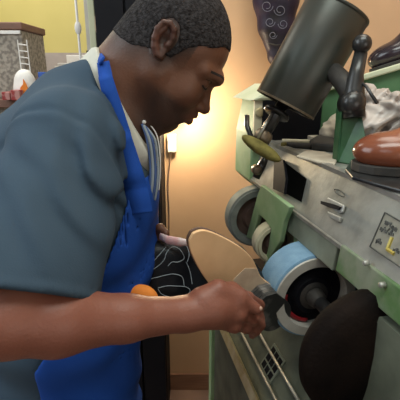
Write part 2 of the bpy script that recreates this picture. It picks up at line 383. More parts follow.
# pale post and hanging tag
p = PY(94.5, 40, 1.5)
bevel(tag(MB().box((p[0], 1.5, ZC/2), (.011,0,0), (0,.02,0), (0,0,ZC/2)).build('corner_post', M['pale_post']), 'pale green painted post running up the left side of the black cupboard', 'post'), .002)
q = PY(89.5, 40, 1.62)
mu = thing('metal_upright', (q[0],1.62,0), 'thin off-white metal upright with a small black box, left of the pale green post', 'post')
MB().box((q[0], 1.62, ZC/2), (.008,0,0), (0,.012,0), (0,0,ZC/2)).build('bar', M['offwhite'], mu)
q = PY(79, 40, 1.98)
tag(MB().tube([(q[0],1.98,0), (q[0],1.98,ZC)], .006, 8).build('pipe', M['white'], None, True), 'thin white pipe in front of the yellow wall', 'pipe')
pp = PY(78, 28, 1.98)
tag(MB().ball(pp, (.016,.01,.03), 12).build('pipe_clamp', M['white'], None, True), 'small white clamp on the thin pipe before the yellow wall', 'clamp')
hq = [PY(a, b, 1.46) for a, b in ((95,16),(99,15),(101,24),(106,31),(103,37),(97,34),(95,28))]
tag(MB().prism(hq, (0,-.006,0)).build('hanging_tag', M['beige']), 'crumpled beige paper tag hanging on the pale green post', 'tag')
bx = PY(91, 59, 1.58)
bevel(MB().box(bx+V(-.002,.02,0), (.014,0,0), (0,.02,0), (0,0,.03)).build('junction_box', M['black_paint'], mu), .002)

# ------------------------------------------------------------------ far counter with goods
ct = PY(40, 96, 2.4)[2]
t = thing('counter', (-1.25, 2.55, 0), 'brown counter far behind the man under the yellow wall', 'counter')
bevel(MB().box((-1.25, 2.55, ct-.02), (.75,0,0), (0,.5,0), (0,0,.02)).build('worktop', M['rack_brown'], t), .004)
MB().box((-1.25, 2.56, (ct-.04)/2), (.73,0,0), (0,.47,0), (0,0,(ct-.04)/2)).build('front_panel', M['speckle'], t)
def onb(px0, px1, pyt, y, dep, name, m, label, cat, h=None, parent=None, z0=None):
    a, b = PY(px0, pyt, y), PY(px1, pyt, y); zb = ct if z0 is None else z0
    o = MB().box(((a[0]+b[0])/2, y+dep/2, (a[2]+zb)/2), ((b[0]-a[0])/2,0,0), (0,dep/2,0), (0,0,(a[2]-zb)/2)).build(name, m, parent)
    if parent is None: tag(o, label, cat)
    g = {'small_carton': 'small cartons stacked on the far counter', 'white_box': 'white boxes on the far counter', 'packet': 'packets at the left edge'}.get(name)
    if g: o['group'] = g
    return bevel(o, .003)
# display case with brown lid and wire rack on its side
a, b = PY(-22, 30, 2.15), PY(21, 30, 2.15)
t = thing('display_case', ((a[0]+b[0])/2, 2.3, ct), 'speckled grey display case with a brown lid at the left edge', 'case')
bevel(MB().box(((a[0]+b[0])/2, 2.3, (a[2]+ct)/2), ((b[0]-a[0])/2,0,0), (0,.15,0), (0,0,(a[2]-ct)/2)).build('body', M['speckle'], t), .006)
bevel(MB().box(((a[0]+b[0])/2, 2.3, a[2]+.018), ((b[0]-a[0])/2+.01,0,0), (0,.16,0), (0,0,.018)).build('lid', M['rack_brown'], t), .006)
bevel(MB().box(((a[0]+b[0])/2, 2.138, a[2]-.012), ((b[0]-a[0])/2,0,0), (0,.004,0), (0,0,.008)).build('trim_strip', M['white'], t), .002)
wr = MB(); 
w0 = PY(18, 44, 2.12)
for k in range(5): wr.tube([w0+V(0,0,-.03*k), w0+V(.045,0,-.03*k-.006)], .0028, 6)
wr.tube([w0+V(0,0,.02), w0+V(0,0,-.14)], .003, 6); wr.tube([w0+V(.045,0,.02), w0+V(.045,0,-.14)], .003, 6)
wr.build('wire_rack', M['white'], t)
# white bag with flame mark
t = thing('white_bag', tuple(V(PY(25,80,2.05)[0], 2.08, ct)), 'white bag with an orange flame shape on it, on the far counter', 'bag')
f = Field(np.arange(-1.1,-.75,.006), np.arange(1.98,2.2,.006), np.arange(ct-.02, ct+.25,.006))
c = PY(25, 82, 2.08); hh = PY(25, 69, 2.08)[2]-ct
f.ell((c[0], 2.08, ct+hh*.5), (.054,.04,hh*.5), k=.01); f.ell((c[0], 2.08, ct+hh*.3), (.058,.045,hh*.3), k=.02)
vs, fs = f.surface(); fmesh('body', vs, fs, M['white'], t)
fl = [PY(a, b, 2.025) for a, b in ((21,94),(20,88),(23,84),(23,79),(26,84),(28,90),(26,95))]
MB().prism(fl, (0,.006,0)).build('flame_mark', M['orange'], t)
onb(37, 47, 78, 2.1, .05, 'small_carton', M['violet'], 'small violet carton under a blue one on the far counter', 'carton')
zt = PY(37, 78, 2.1)[2]
onb(37.5, 45, 72, 2.11, .04, 'small_carton', M['bluebox'], 'small blue carton lying on the violet carton', 'carton', z0=zt)
onb(48, 53, 74, 2.2, .05, 'grey_jar', M['offwhite'], 'small greyish tub right of the violet carton', 'tub')
onb(57, 68, 63, 2.5, .12, 'white_box', M['white'], 'shorter white box on the far counter by the pipe', 'box')
onb(66, 85, 55, 2.65, .14, 'white_box', M['white'], 'taller white box on the far counter next to the black cupboard', 'box')
t = thing('cup', tuple(PY(60,66,2.4)*V(1,1,0)+V(0,0,ct)), 'white cup in front of the white boxes on the far counter', 'cup')
hz = PY(60, 66, 2.4)[2]-ct
MB().lathe((ORG[t][0], ORG[t][1], ct), (0,0,1), [(0,.022),(hz,.03),(hz,.027),(.006,.02)], 24).build('cup_body', M['offwhite'], t, True)
for k, (a, b, y, m, lab) in enumerate(((1,9,2.0,'redbox','red and pink packet leaning nearest the left edge'), (10,19,1.98,'redbox','red and pink packet lying beside the white bag'))):
    onb(a, b, 92-k*2, y, .08, 'packet', M[m], lab, 'packet')

# ================================================================== THE MACHINE
mo = MM(.75, .55, 0)
mach = thing('shoe_finishing_machine', tuple(mo), 'long green and grey shoe finishing machine with a row of sanding wheels', 'machine')
SN, SF = .02, 1.10       # near and far end
def ms(px, py, lat): return SL(PL(px, py, lat))
zt = CZ-.152
# base cabinet with sloping front
o = MB().mprism([(.255,0),(.255,CZ-.66),(.352,CZ-.50),(.47,CZ-.50),(.47,CZ-.22),(.78,CZ-.22),(.78,0)], SN, .985).build('base_cabinet', M['base_grey'], mach); bevel(o, .004)
# front lip strip and rails
MB().mprism([(.245,CZ-.655),(.255,CZ-.665),(.262,CZ-.645),(.252,CZ-.632)], SN, .975).build('edge_strip', M['brass'], mach)
for l, z in ((.277,-.607),(.300,-.570)):
    MB().tube([MM(SN, l, CZ+z), MM(.97, l, CZ+z)], .0032, 10).build('rail', M['steel'], mach, True)
# grille with nine slots
t0 = V(0,0,0); g = MB()
fr = PL(273, 359, .300); s0, l0, z0 = SL(fr); sl = MR*(.097)+V(0,0,.16); sl /= np.linalg.norm(sl); nn = np.cross(MA, sl); nn *= -1 if nn@MR > 0 else 1
zf = CZ-.66+(l0-.255)/.097*.16; gc = MM(s0, l0, zf)+nn*.001
MB().box(gc, MA*.030, sl*.030, nn*.0015).build('grille_plate', M['grey_green'], mach)
for i in range(3):
    for j in range(3): g.box(gc+MA*.018*(i-1)+sl*.018*(j-1)+nn*.001, MA*.0068, sl*.0068, nn*.0015)
g.build('grille', M['black_paint'], mach)
# far lower leg panel (green)
MB().mprism([(.250,0),(.250,CZ-.665),(.262,CZ-.645),(.275,CZ-.64),(.275,0)], 1.0, 1.03).build('end_panel', M['light_green'], mach)
# hood: silver sloping front
hb = (.331, CZ-.252); ht = (.362, CZ-.155)
o = MB().mprism([hb, ht, (.372, CZ-.152), (.66, CZ-.152), (.66, CZ-.22), (.345, CZ-.252)], SN, .93).build('hood_panel', M['steel'], mach); bevel(o, .003)
MB().mprism([(.359,CZ-.158),(.358,CZ-.150),(.366,CZ-.1475),(.376,CZ-.150),(.376,CZ-.153)], SN, .935).build('hood_edge', M['steel_edge'], mach)
o = MB().mprism([(.329,CZ-.256),(.329,CZ-.250),(.336,CZ-.247),(.342,CZ-.256)], SN, .93).build('lower_edge', M['steel_edge'], mach)
# hanging guards under the hood
sa = ms(336, 245, .33)[0]; sb = ms(342, 245, .33)[0]
o = MB().mprism([(.332,CZ-.255),(.328,CZ-.300),(.336,CZ-.300),(.342,CZ-.255)], sa, .86).build('wheel_guard', M['grey_green'], mach); bevel(o, .002)
o = MB().mprism([(.328,CZ-.247),(.323,CZ-.290),(.334,CZ-.290),(.338,CZ-.247)], SN, sb).build('wheel_guard', M['worn_green'], mach, label='worn bright green guard'); bevel(o, .002)
for px, py in ((382, 285), (366,263)):
    c = PL(px, py, .322); MB().lathe(c, -MR, [(-.004,.004),(.003,.004),(.004,.003)], 12).build('bolt', M['steel'], mach, True)
# near side housing right of the black brush
a = PL(379, 299, .318); b_ = PL(349, 402, .300); sA = SL(a)[0]
def W(s, l, z): return MM(s, l, z)
sa1, la, za = SL(a); sb1, lb, zb = SL(b_)
q = [MM(sa1, .322, CZ-.30), MM(sb1+.0, .300, zb), MM(sb1-.0, .30, zb-.25), MM(-.15,.30,zb-.25), MM(-.15,.322,CZ-.30)]
MB().prism(q, MR*.09).build('side_housing', M['base_grey'], mach)
MB().mprism([(.425,CZ-.50),(.425,CZ-.262),(.468,CZ-.262),(.468,CZ-.50)], SN, .975).build('wheel_well_shade', M['shade_black'], mach)  # black sheet added as the shade of the hollow behind the wheels
MB().mprism([(.353,CZ-.5),(.353,CZ-.496),(.425,CZ-.496),(.425,CZ-.5)], SN, .975).build('well_floor_shade', M['black_paint'], mach)  # black floor sheet continues the painted shade of the well
# axle
axC = P(315, 297, .72); axs, axl, axz = SL(axC)
MB().tube([MM(.10, axl, axz), MM(1.06, axl, axz)], .012, 16).build('axle', M['black_gloss'], mach, True)
def wheel(s, r, w, mband, mface, minner, label, hub=.35, c=None):
    C0 = MM(s, axl, axz) if c is None else c
    root = MB().lathe(C0, MA, [(0,r-.003),(.002,r),(w-.002,r),(w,r-.003),(w,r*.8),(0,r*.8)], 56, closed=True).build('sanding_wheel', mband, mach, label=label)
    autosmooth(root)
    rim = MB().lathe(C0, MA, [(-.0035,r-.005),(-.0035,r*.74),(.006,r*.72),(w,r*.72),(w,r*.80),(.001,r*.80),(.001,r-.004)], 56, closed=True).build('rim', mface, root); autosmooth(rim)
    disc = MB().lathe(C0, MA, [(.016,r*.735),(.014,r*.5),(.004,r*.42),(.004,.012),(w-.01,.012),(w-.01,r*.735)], 48, closed=True).build('web', minner, root); autosmooth(disc)
    return root
bw = wheel(axs, .082, .068, M['blue_belt'], M['pale_rim'], M['black_paint'], 'light blue abrasive band')
arc = [MM(axs, axl, axz)+MA*.010+.0535*(math.cos(t)*(-MR)+math.sin(t)*V(0,0,-1)) for t in np.linspace(-.1, 1.45, 20)]
MB().tube(arc, .0045, 8, flat=.6).build('red_ring_lit_arc', M['red'], bw, True)  # only the lit lower arc is built, the shaded rest left out
o = MB().lathe(MM(axs, axl, axz), MA, [(-.02,.004),(-.02,.012),(-.012,.016),(.0,.018),(.0,.022),(.006,.03),(.015,.03),(.015,.012)], 28).build('hub_nut', M['black_rubber'], bw); autosmooth(o)
c1 = PL(276, 244, axl); wheel(0, .047, .03, M['cream_belt'], M['cream_belt'], M['brown_disc'], 'narrow cream wheel', c=c1)
c2 = PL(253, 219, axl); 
root = wheel(0, .078, .036, M['grey_belt'], M['grey_belt'], M['brown_disc'], 'grey-green rimmed wheel', c=PL(258,218,axl+.008))
# big black brush near the camera
bs = SL(PL(373, 362, axl))[0]
o = MB().lathe(MM(bs, axl, axz), MA, [(-.02,.02),(-.02,.03),(-.014,.075),(-.008,.096),(.0,.104),(.018,.104),(.030,.098),(.036,.075),(.036,.02)], 64).build('brush_wheel', M['brush'], mach, True, 'big dark brush wheel')
# bearing brackets between the wheels
def plate(pts, lat, th, name, m, label=None):
    o = MB().prism([PL(a, b, lat) for a, b in pts], MR*th).build(name, m, mach, label=label); return bevel(o, .002)
plate([(261,185),(290,207),(284,222),(280,242),(272,254),(268,266),(264,266),(268,247),(271,229),(265,220),(259,215),(252,240),(246,237),(257,196)], .316, .010, 'bearing_bracket', M['light_green'])
o = MB().mprism([(.335,CZ-.48),(.335,CZ-.25),(.355,CZ-.25),(.355,CZ-.48)], axs+.085, axs+.10).build('bearing_bracket', M['light_green'], mach)
# far end gearbox: light green box
A1 = .90; 
o = MB().prism([MM(.93,.328,CZ-.14), MM(.93,.328,CZ-.255), MM(.93,.36,CZ-.285), MM(.93,.60,CZ-.30), MM(.93,.60,CZ-.05), MM(.93,.345,CZ-.05)], MA*.13).build('gear_box', M['light_green'], mach); bevel(o, .004)
o = MB().prism([MM(.915,.316,CZ-.058), MM(.915,.38,CZ-.022), MM(.915,.62,CZ-.022), MM(.915,.62,CZ-.058)], MA*.16).build('gear_box_lid', M['cream_green'], mach); bevel(o, .006)
# cream face with a round dial and small plate
fc = MM(.929, .33, CZ-.12)
o = MB().box(MM(.926, .346, CZ-.100), MR*.016, MA*.003, V(0,0,.042)).build('face_plate', M['cream'], mach)
MB().lathe(MM(.922, .343, CZ-.085), -MA, [(-.002,.011),(.003,.011),(.004,.009)], 20).build('dial', M['brass'], mach, True)
MB().box(MM(.924, .342, CZ-.16), MR*.010, MA*.004, V(0,0,.018)).build('name_plate', M['cream'], mach)
for k in (-1,0,1): pass
o = MB().box(MM(.922, .425, CZ-.12), MR*.075, MA*.008, V(0,0,.062)).build('cavity_shade', M['black_paint'], mach)  # solid black slab, the shade of the hollow put into its colour
# black square plate as the shaded opening, with flap, on the silver hood
pn = np.cross(MA, MR*(ht[0]-hb[0])+V(0,0,ht[1]-hb[1])); pn /= np.linalg.norm(pn); pn *= -1 if pn@MR > 0 else 1
pu = MR*(ht[0]-hb[0])+V(0,0,ht[1]-hb[1]); pu /= np.linalg.norm(pu)
def onhood(px, py, off=.0015):       # point of the sloping hood seen at a photo point
    o0 = V(0,0,CZ); d = P(px, py, 1)-o0; base = MM(0, *hb); k = ((base-o0)@pn)/(d@pn); return o0+d*k+pn*off
qd = [(280,158),(307,179),(302,202),(278,189)]
MB().prism([onhood(a,b,.001) for a,b in qd], pn*.002).build('opening_shade', M['shade_black'], mach)  # flat plate, no real recess: its black stands for the shade inside
MB().prism([onhood(a,b,.004) for a,b in ((278,158),(287,161),(290,180),(288,195),(277,190))], pn*.006).build('leather_flap', M['black_paint'], mach)
# latch, rivets
lt = MB().prism([onhood(a,b) for a,b in ((330,198),(347,206),(345,213),(341,214),(329,206))], pn*.004).build('latch', M['steel_edge'], mach); bevel(lt, .0015)
MB().prism([onhood(a,b,.006) for a,b in ((325,202),(337,205),(345,208),(343,211),(334,209),(325,205))], pn*.003).build('latch_slot', M['black_paint'], lt)
lk = MB().prism([onhood(a,b) for a,b in ((330,212),(344,218),(342,223),(333,219))], pn*.005).build('catch', M['steel_edge'], mach); bevel(lk, .0015)
lo = [onhood(340+5*math.cos(t)*1.0+1.5*math.sin(t), 193+3.2*math.sin(t)+2*math.cos(t), .001) for t in np.linspace(0, 2*math.pi, 25)]
MB().tube(lo, .0007, 6, cap=False).build('oval_mark', M['dark_mark'], mach)
# maker's plate
pc = [(387,213),(420,232),(406,270),(372,247)]
pl = MB().prism([onhood(a,b) for a,b in pc], pn*.0015).build('maker_plate', M['plate'], mach)
def lerp_q(u, v, off=.0035):
    A, B, C_, D_ = [onhood(a,b,off) for a,b in pc]; return (A*(1-u)+B*u)*(1-v)+(D_*(1-u)+C_*u)*v
fr = MB()
for (u0,v0),(u1,v1) in (((0,0),(1,0)),((1,0),(1,1)),((1,1),(0,1)),((0,1),(0,0))): fr.tube([lerp_q(u0,v0), lerp_q(u1,v1)], .0011, 6)
fr.build('plate_border', M['dark_mark'], pl)
def word(cells, u0, v0, du, dv, name, m, r=.001):
    g = MB()
    for k, strokes in enumerate(cells):
        for (a,b),(c,d) in strokes: g.tube([lerp_q(u0+du*(k*1.25+a), v0+dv*(1-b)), lerp_q(u0+du*(k*1.25+c), v0+dv*(1-d))], r, 6)
    return g.build(name, m, pl)
Lc = [((0,1),(0,0)),((0,0),(.8,0))]; Ac = [((0,0),(.45,1)),((.45,1),(.9,0)),((.2,.4),(.7,.4))]; Nc = [((0,0),(0,1)),((0,1),(.8,0)),((.8,0),(.8,1))]
Ec = [((0,0),(0,1)),((0,1),(.8,1)),((0,.5),(.6,.5)),((0,0),(.8,0))]; Ic = [((.4,0),(.4,1))]
mk = MB(); r3 = np.random.default_rng(5)
for (a, b, n) in ((.12,.14,14),(.08,.30,14),(.10,.66,6),(.62,.62,6)):
    for i in range(n):
        u0 = a+i*.028+r3.uniform(-.01,.01); v0 = b+r3.uniform(0,.10); mk.tube([lerp_q(u0,v0), lerp_q(u0+r3.uniform(-.02,.03), v0+r3.uniform(.03,.11))], r3.uniform(.0008,.0018), 6)
mk.build('worn_lettering', M['dark_mark'], pl)
word([Lc], .46, .46, .26, .34, 'gold_letter', M['gold'], .0028)

# pivot bracket, lever with ball
bt = PZ(353, 166, zt)
ls, ll, _ = SL(bt)
o = MB().prism([PZ(337,163,zt), PZ(371,168,zt), P(362,112,.70), P(357,95,.70), P(344,95,.70), P(342,112,.70)], MA*.02).build('pivot_bracket', M['dark_green'], mach); bevel(o, .003)
lev = MB().tube([P(354,118,.70), P(353,98,.70), P(356,75,.70), P(361,52,.695)], [.019,.020,.013,.011], 20).build('lever', M['black_gloss'], mach, True)
MB().ball(P(362,44,.69), .0165, 20).build('ball_knob', M['black_gloss'], lev, True)
MB().lathe(P(353,103,.69), D3(.1,-.1,-1), [(-.02,.02),(.008,.02),(.012,.014),(.016,.008)], 24).build('pivot_cap', M['black_gloss'], lev, True)
MB().tube([P(358,80,.70), P(366,86,.68), P(377,103,.66)], .0028, 8).build('pin', M['black_gloss'], mach, True)
# the tilted dark can
ca, cb = P(285, 105, .80), P(338, 9, .75); ax = cb-ca; L = np.linalg.norm(ax)
can = MB().lathe(ca, ax, [(0,.0615),(0,.058),(.02,.058),(.02,.004),(L-.004,.004),(L-.002,.058),(L,.061),(L-.004,.063),(.004,.063)], 72, closed=True).build('motor_can', M['can'], mach); autosmooth(can)
o = MB().lathe(ca, ax, [(-.001,.0635),(.0025,.0640),(.003,.0625),(-.001,.0625)], 72, closed=True).build('rim', M['bronze'], can); autosmooth(o)
for k in (.35,):
    MB().lathe(ca+ax*.97, ax, [(0,.0636),(.004,.0642),(.006,.0636)], 72).build('end_band', M['can'], can, True)
MB().tube([P(332,70,.74), P(345,84,.72), P(352,98,.70)], [.016,.018,.017], 14).build('can_arm', M['black_rubber'], mach, True)
# spindle under the can with the felt pad
sp = MB().tube([P(287,98,.82), P(278,112,.82), P(262,138,.82)], [.014,.0125,.012], 18).build('spindle', M['black_gloss'], mach, True)
MB().lathe(P(277,113,.82), P(262,138,.82)-P(277,113,.82), [(-.003,.026),(0,.028),(.004,.028),(.006,.025)], 32).build('flange', M['black_gloss'], sp, True)
MB().lathe(P(266,132,.82), P(262,138,.82)-P(277,113,.82), [(0,.015),(.004,.018),(.018,.018),(.024,.015)], 28).build('collar', M['bronze'], sp, True)
MB().tube([P(271,115,.80), P(258,138,.80)], .0028, 8).build('spring_rod', M['steel_edge'], sp, True)
f = Field(np.arange(.03,.26,.003), np.arange(.68,.88,.003), np.arange(1.2,1.42,.003))
pa, pb = P(242,136,.79), P(279,160,.79)
dx = (pb-pa)/np.linalg.norm(pb-pa); up = D3(.45,.8,-.4); up -= dx*(up@dx); up /= np.linalg.norm(up); sd = np.cross(dx, up)
f.ell((pa*.48+pb*.52), (.046,.022,.0125), [dx, sd, up], k=.004); f.cone(pa*.9+pb*.1, pa*.2+pb*.8, .004, .008, .006)
vs, fs = f.surface(); fmesh('felt_pad', vs, fs, M['felt_yellow'], mach)
MB().tube([P(252,139,.83), P(247,126,.85), P(247,116,.86)], .0055, 10).build('pad_arm', M['black_gloss'], mach, True)
MB().tube([P(268,152,.84), P(262,165,.84), P(256,178,.84)], [.006,.009,.008], 10).build('hinge_arm', M['black_gloss'], mach, True)
MB().lathe(P(257,170,.82), -MA, [(-.01,.010),(.004,.010),(.007,.006)], 18).build('hinge_knob', M['bronze'], mach, True)
# rear green hood and its pale lip
g0, g1 = P(296, 100, 1.0), P(425, 62, .86)
gb = V(0,0,1); gd = g1-g0
MB().prism([V(g0[0],g0[1],zt), V(g1[0],g1[1],zt), g1, g0], V(.10,.14,0)).build('rear_hood', M['mid_green'], mach)
lipd = V(.12,.16,0)
o = MB().prism([g0+V(-.004,-.012,0), g1+V(-.004,-.012,0), g1+V(-.004,-.012,.014), g0+V(-.004,-.012,.014)], lipd).build('rear_lip', M['cream_green'], mach); bevel(o, .003)
LIPZ = lambda p: None

# ------------------------------------------------------------------ loose goods lying on the machine
def fld(c, r, h): return Field(np.arange(c[0]-r[0],c[0]+r[0],h), np.arange(c[1]-r[1],c[1]+r[1],h), np.arange(c[2]-r[2],c[2]+r[2],h))
def shoe(root, o0, t, w, up, L, body, sole, laces=None, hollow=True, h=.0035, tongue=True, seam=None):
    # low shoe in a frame: o0 heel on the ground, t to the toe, w across, up
    B = lambda a, b, c: o0 + t*a*L + w*b*L + up*c*L
    cc = B(.5,0,.2); R = L*.62
    f = fld(cc, (R,R,R*.75), h); A = [t, w, up]
    f.ell(B(.78,0,.11), (.22*L,.165*L,.115*L), A, k=.02); f.ell(B(.50,0,.17), (.26*L,.13*L,.16*L), A, k=.02)
    f.ell(B(.17,0,.17), (.17*L,.115*L,.20*L), A, k=.02); f.cone(B(.15,0,.28), B(.45,0,.29), .085*L, .075*L, .02)
    if hollow: f.ell(B(.23,0,.44), (.20*L,.075*L,.17*L), A, k=.004, sub=True)
    X, Y, Z = f.grid(); d = -((X-o0[0])*up[0]+(Y-o0[1])*up[1]+(Z-o0[2])*up[2])+.045*L; f.F = np.maximum(f.F, d)
    vs, fs = f.surface(); _, vs = fmesh('upper', vs, fs, body, root); tr = bvh(vs, fs)
    hw = [(0,.0),(.015,.07),(.08,.115),(.2,.125),(.38,.115),(.55,.14),(.70,.172),(.82,.168),(.92,.13),(.98,.07),(1.0,0)]
    pts = [(a,b) for a,b in hw]+[(a,-b) for a,b in hw[-2:0:-1]]
    o = MB().prism([B(a,b,.0 if a > .33 else .0) for a,b in pts], up*.05*L).build('outsole', sole, root); bevel(o, .0015)
    lc = MB()
    for k in range(4):
        a = .42+.085*k
        ribbon(lc, tr, [B(a+.03,b,.5) - up*0 for b in np.linspace(-.09,.09,9)], .0045*L/.28+.001, .0015)
    if laces: lc.build('laces', laces, root)
    sm = MB(); ribbon(sm, tr, smooth_pts([B(.72,-.2,.08), B(.66,-.12,.25), B(.66,0,.4), B(.66,.12,.25), B(.72,.2,.08)], 6), .003, .0012); sm.build('seam', seam or sole, root)
    return B, tr
# brown leather shoe, on a black sole pad, at the right edge
st = PZ(358, 178, zt+.006); dr = PZ(400, 168, zt+.006)-PZ(362,178,zt+.006); dr[2] = 0
tt = -(MA*-.25+MR*.97); tt /= np.linalg.norm(tt)      # toe points to the man
ww = np.cross(V(0,0,1), tt)
toe = PZ(351, 170, zt+.010); heel = toe - tt*.27
t = thing('brown_shoe', tuple(V(toe[0]+.1, toe[1], zt+.010)), 'polished brown leather shoe lying on the right end of the machine top', 'shoe')
shoe(t, heel+V(0,0,.0), tt, ww, V(0,0,1), .27, M['brown_shoe'], M['black_rubber'], M['orange'], seam=M['brown_disc'])
mat_pts = [PZ(a,b,zt+.0035) for a,b in ((345,172),(350,164),(372,158),(420,160),(440,200),(404,195),(372,186),(352,180))]
o = tag(bevel(MB().prism(mat_pts, V(0,0,.006)).build('rubber_mat', M['black_gloss']), .002), 'glossy black rubber sole pad under the brown shoe', 'pad')
# black dress shoe on the rear lip
k = (369-296)/(425-296); sp0 = P(372, 72.5, .915)
gdir = (g1-g0); gdir /= np.linalg.norm(gdir)
gu = V(0,0,1)-gdir*gdir[2]; gu /= np.linalg.norm(gu); gw = np.cross(gu, gdir)
tp = g0 + gdir*((P(357,78,.92)-g0)@gdir) + V(.05,.06,.0145)
t = thing('black_dress_shoe', tuple(tp), 'shiny black lace-up dress shoe on the pale ledge in the upper right corner', 'shoe')
shoe(t, tp+gdir*.27, -gdir, -gw, gu, .27, M['black_shoe'], M['black_rubber'], M['black_gloss'])
# crumpled plastic bag
c = PZ(392, 150, zt)+V(.03,.06,.05)
f = fld(c, (.14,.12,.10), .004); rr = np.random.default_rng(11)
bp = [PZ(365,150,zt)+V(.02,.05,.03), PZ(385,150,zt)+V(.02,.05,.045), P(395,115,.80), P(378,108,.84), P(362,100,.86), P(362,125,.82), P(398,130,.74)]
for q in bp: f.ell(q, rr.uniform(.026,.045,3), k=.02)
X, Y, Z = f.grid(); f.F = f.F + .007*np.sin(X*120+Y*60+3*np.sin(Z*90))*np.sin(Z*110-Y*80) + .004*np.sin(X*210-Z*190+2*np.sin(Y*100)) ; f.F = np.maximum(f.F, -(Z-zt-.001)+0*X+0*Y)
vs, fs = f.surface(); o, _ = fmesh('crumpled_bag', vs, fs, M['plastic']); tag(o, 'crumpled pale plastic bag heaped behind the brown shoe', 'bag')
# pale cloth pad left of the bracket
c = PZ(330, 150, zt)+V(.06,.12,.03)
f = fld(c, (.09,.08,.08), .004)
for q, r in ((c, (.04,.035,.035)), (c+V(-.02,-.02,-.01), (.035,.03,.025)), (c+V(.03,0,.01),(.03,.03,.04))): f.ell(q, r, k=.02)
X, Y, Z = f.grid(); f.F = f.F + .003*np.sin(X*150+4*np.sin(Z*80))*np.cos(Y*120); f.F = np.maximum(f.F, -(Z-zt-.001)+0*X+0*Y)
vs, fs = f.surface(); o, _ = fmesh('folded_rag', vs, fs, M['cloth_pale']); tag(o, 'pale bunched rag between the dark cylinder and the green bracket', 'rag')
def flat_item(name, pts, h, m, label, cat, z=zt, bv=.002):
    o = MB().prism([PZ(a,b,z) for a,b in pts], V(0,0,h)).build(name, m); bevel(o, bv); return tag(o, label, cat)
flat_item('insole', [(296,158),(306,152),(325,154),(338,160),(335,166),(318,164)], .005, M['cloth_pale'], 'flat pale insole on the front edge of the machine top', 'insole')
flat_item('black_pouch', [(309,147),(318,141),(337,146),(336,153),(312,151)], .018, M['black_rubber'], 'flat black leather pouch left of the green bracket', 'pouch', bv=.006)
flat_item('leather_strip', [(304,138),(316,135),(340,139),(338,141),(312,141)], .010, M['cloth_pale'], 'pale leather strip behind the black pouch', 'strip')
kn = thing('cutting_knife', tuple(PZ(292,148,zt)), 'cutting knife with a yellow-green tip lying behind the felt pad', 'knife')
a, b = PZ(281,147,zt)+V(0,0,.006), PZ(311,149,zt)+V(0,0,.006)
MB().tube([a, a*.8+b*.2], [.004,.006], 12).build('tip', M['felt_yellow'], kn, True)
MB().tube([a*.8+b*.2, b], [.006,.007], 12).build('grip', M['black_rubber'], kn, True)
a, b = PZ(282,142,zt)+V(0,0,.004), PZ(310,143,zt)+V(0,0,.004)
tag(MB().tube([a, b], .0038, 10).build('steel_rod', M['cream'], None, True), 'thin pale rod lying beside the cutting knife', 'rod')

# ================================================================== HANGING BOOT on the back wall (toe down)
hb0 = PY(283, -60, 1.50)
hbt = thing('hanging_boot', (hb0[0], 1.5, hb0[2]), 'black and purple scroll-stitched boot hanging toe down on the tan wall', 'boot')
pth = [PY(a, b, 1.48) for a, b in ((284,-75),(280,-40),(276,0),(276,28),(276,42),(275,55))]
rs = [.075,.078,.074,.058,.038,.022]
f = Field(np.arange(.16,.42,.004), np.arange(1.38,1.58,.004), np.arange(1.40,2.2,.004))
for i in range(len(pth)-1): 
    for dxx in (-.35, .35):
        f.cone(pth[i]+V(dxx*rs[i],0,0), pth[i+1]+V(dxx*rs[i+1],0,0), rs[i]*.65, rs[i+1]*.65, .02)
f.ell(pth[-1], (.026,.03,.035), k=.012)
vs, fs = f.surface(); _, vs = fmesh('upper', vs, fs, M['purple_leather'], hbt); tr = bvh(vs, fs)
st_ = MB()
def scroll(cx, cy, r, turns=1.3, flip=1, off=.001):
    o = []
    for k in range(22):
        t = k/21; a = t*turns*2*math.pi; o.append((cx+flip*r*(1-.6*t)*math.cos(a), cy+r*(1-.6*t)*math.sin(a)))
    return o
for cx, cy, r, fl in ((267,6,6,1),(280,10,6,-1),(270,22,5,1),(283,24,5,-1),(273,35,4,1),(263,-8,6,-1),(279,-6,6,1)):
    pts = [cam_hit(tr, *q, .0006) for q in scroll(cx, cy, r, flip=fl)]; pts = [q[0] for q in pts if q is not None]
    if len(pts) > 4: st_.tube(pts, .0013, 5)
st_.build('stitching', M['stitch_dim'], hbt)
sm = MB(); sm.tube([PY(268,43,1.445), PY(276,45,1.44), PY(284,44,1.445)], .002, 6); sm.build('welt', M['black_rubber'], hbt)
hk = MB().tube([hb0+V(0,.08,.06), hb0+V(0,.02,.06), hb0+V(0,.0,.0)], .004, 8).build('wall_hook', M['steel'], None, True); tag(hk, 'steel hook on the tan wall carrying the hanging boot', 'hook')

# ================================================================== HELD BOOT
toeP = P(193, 234, .60); heelP = P(275, 314, .755)
bt_ = toeP-heelP; BL = np.linalg.norm(bt_); bt_ /= BL
bw_ = D3(.73,.69,0); bw_ -= bt_*(bw_@bt_); bw_ /= np.linalg.norm(bw_); bn = np.cross(bt_, bw_)
if bn@(toeP-V(0,0,CZ)) > 0: bn = -bn
bm_ = -bn
B = lambda a, b, c: heelP + bt_*a + bw_*b + bm_*c
boot = thing('cowboy_boot', tuple(B(.12,0,.02)), 'black stitched cowboy boot held sole outward against the wheels, with a tan sole', 'boot')
k = BL/.283
ol = [(0,0),(.006,.020),(.022,.031),(.045,.034),(.075,.031),(.105,.029),(.130,.0345),(.155,.0390),(.185,.0385),(.215,.0335),(.243,.0265),(.264,.0195),(.277,.0115),(.283,0)]
ol = [(a*k, b*1.02) for a, b in ol]
def dens(ol): 
    p = smooth_pts([V(a,b,0) for a,b in ol], 4); return [(q[0],q[1]) for q in p]
half = dens(ol); full = half + [(a,-b) for a,b in half[-2:0:-1]]
o = MB().prism([B(a,b,0) for a,b in full], bm_*.006).build('outsole', M['sole_tan'], boot); bevel(o, .0012)
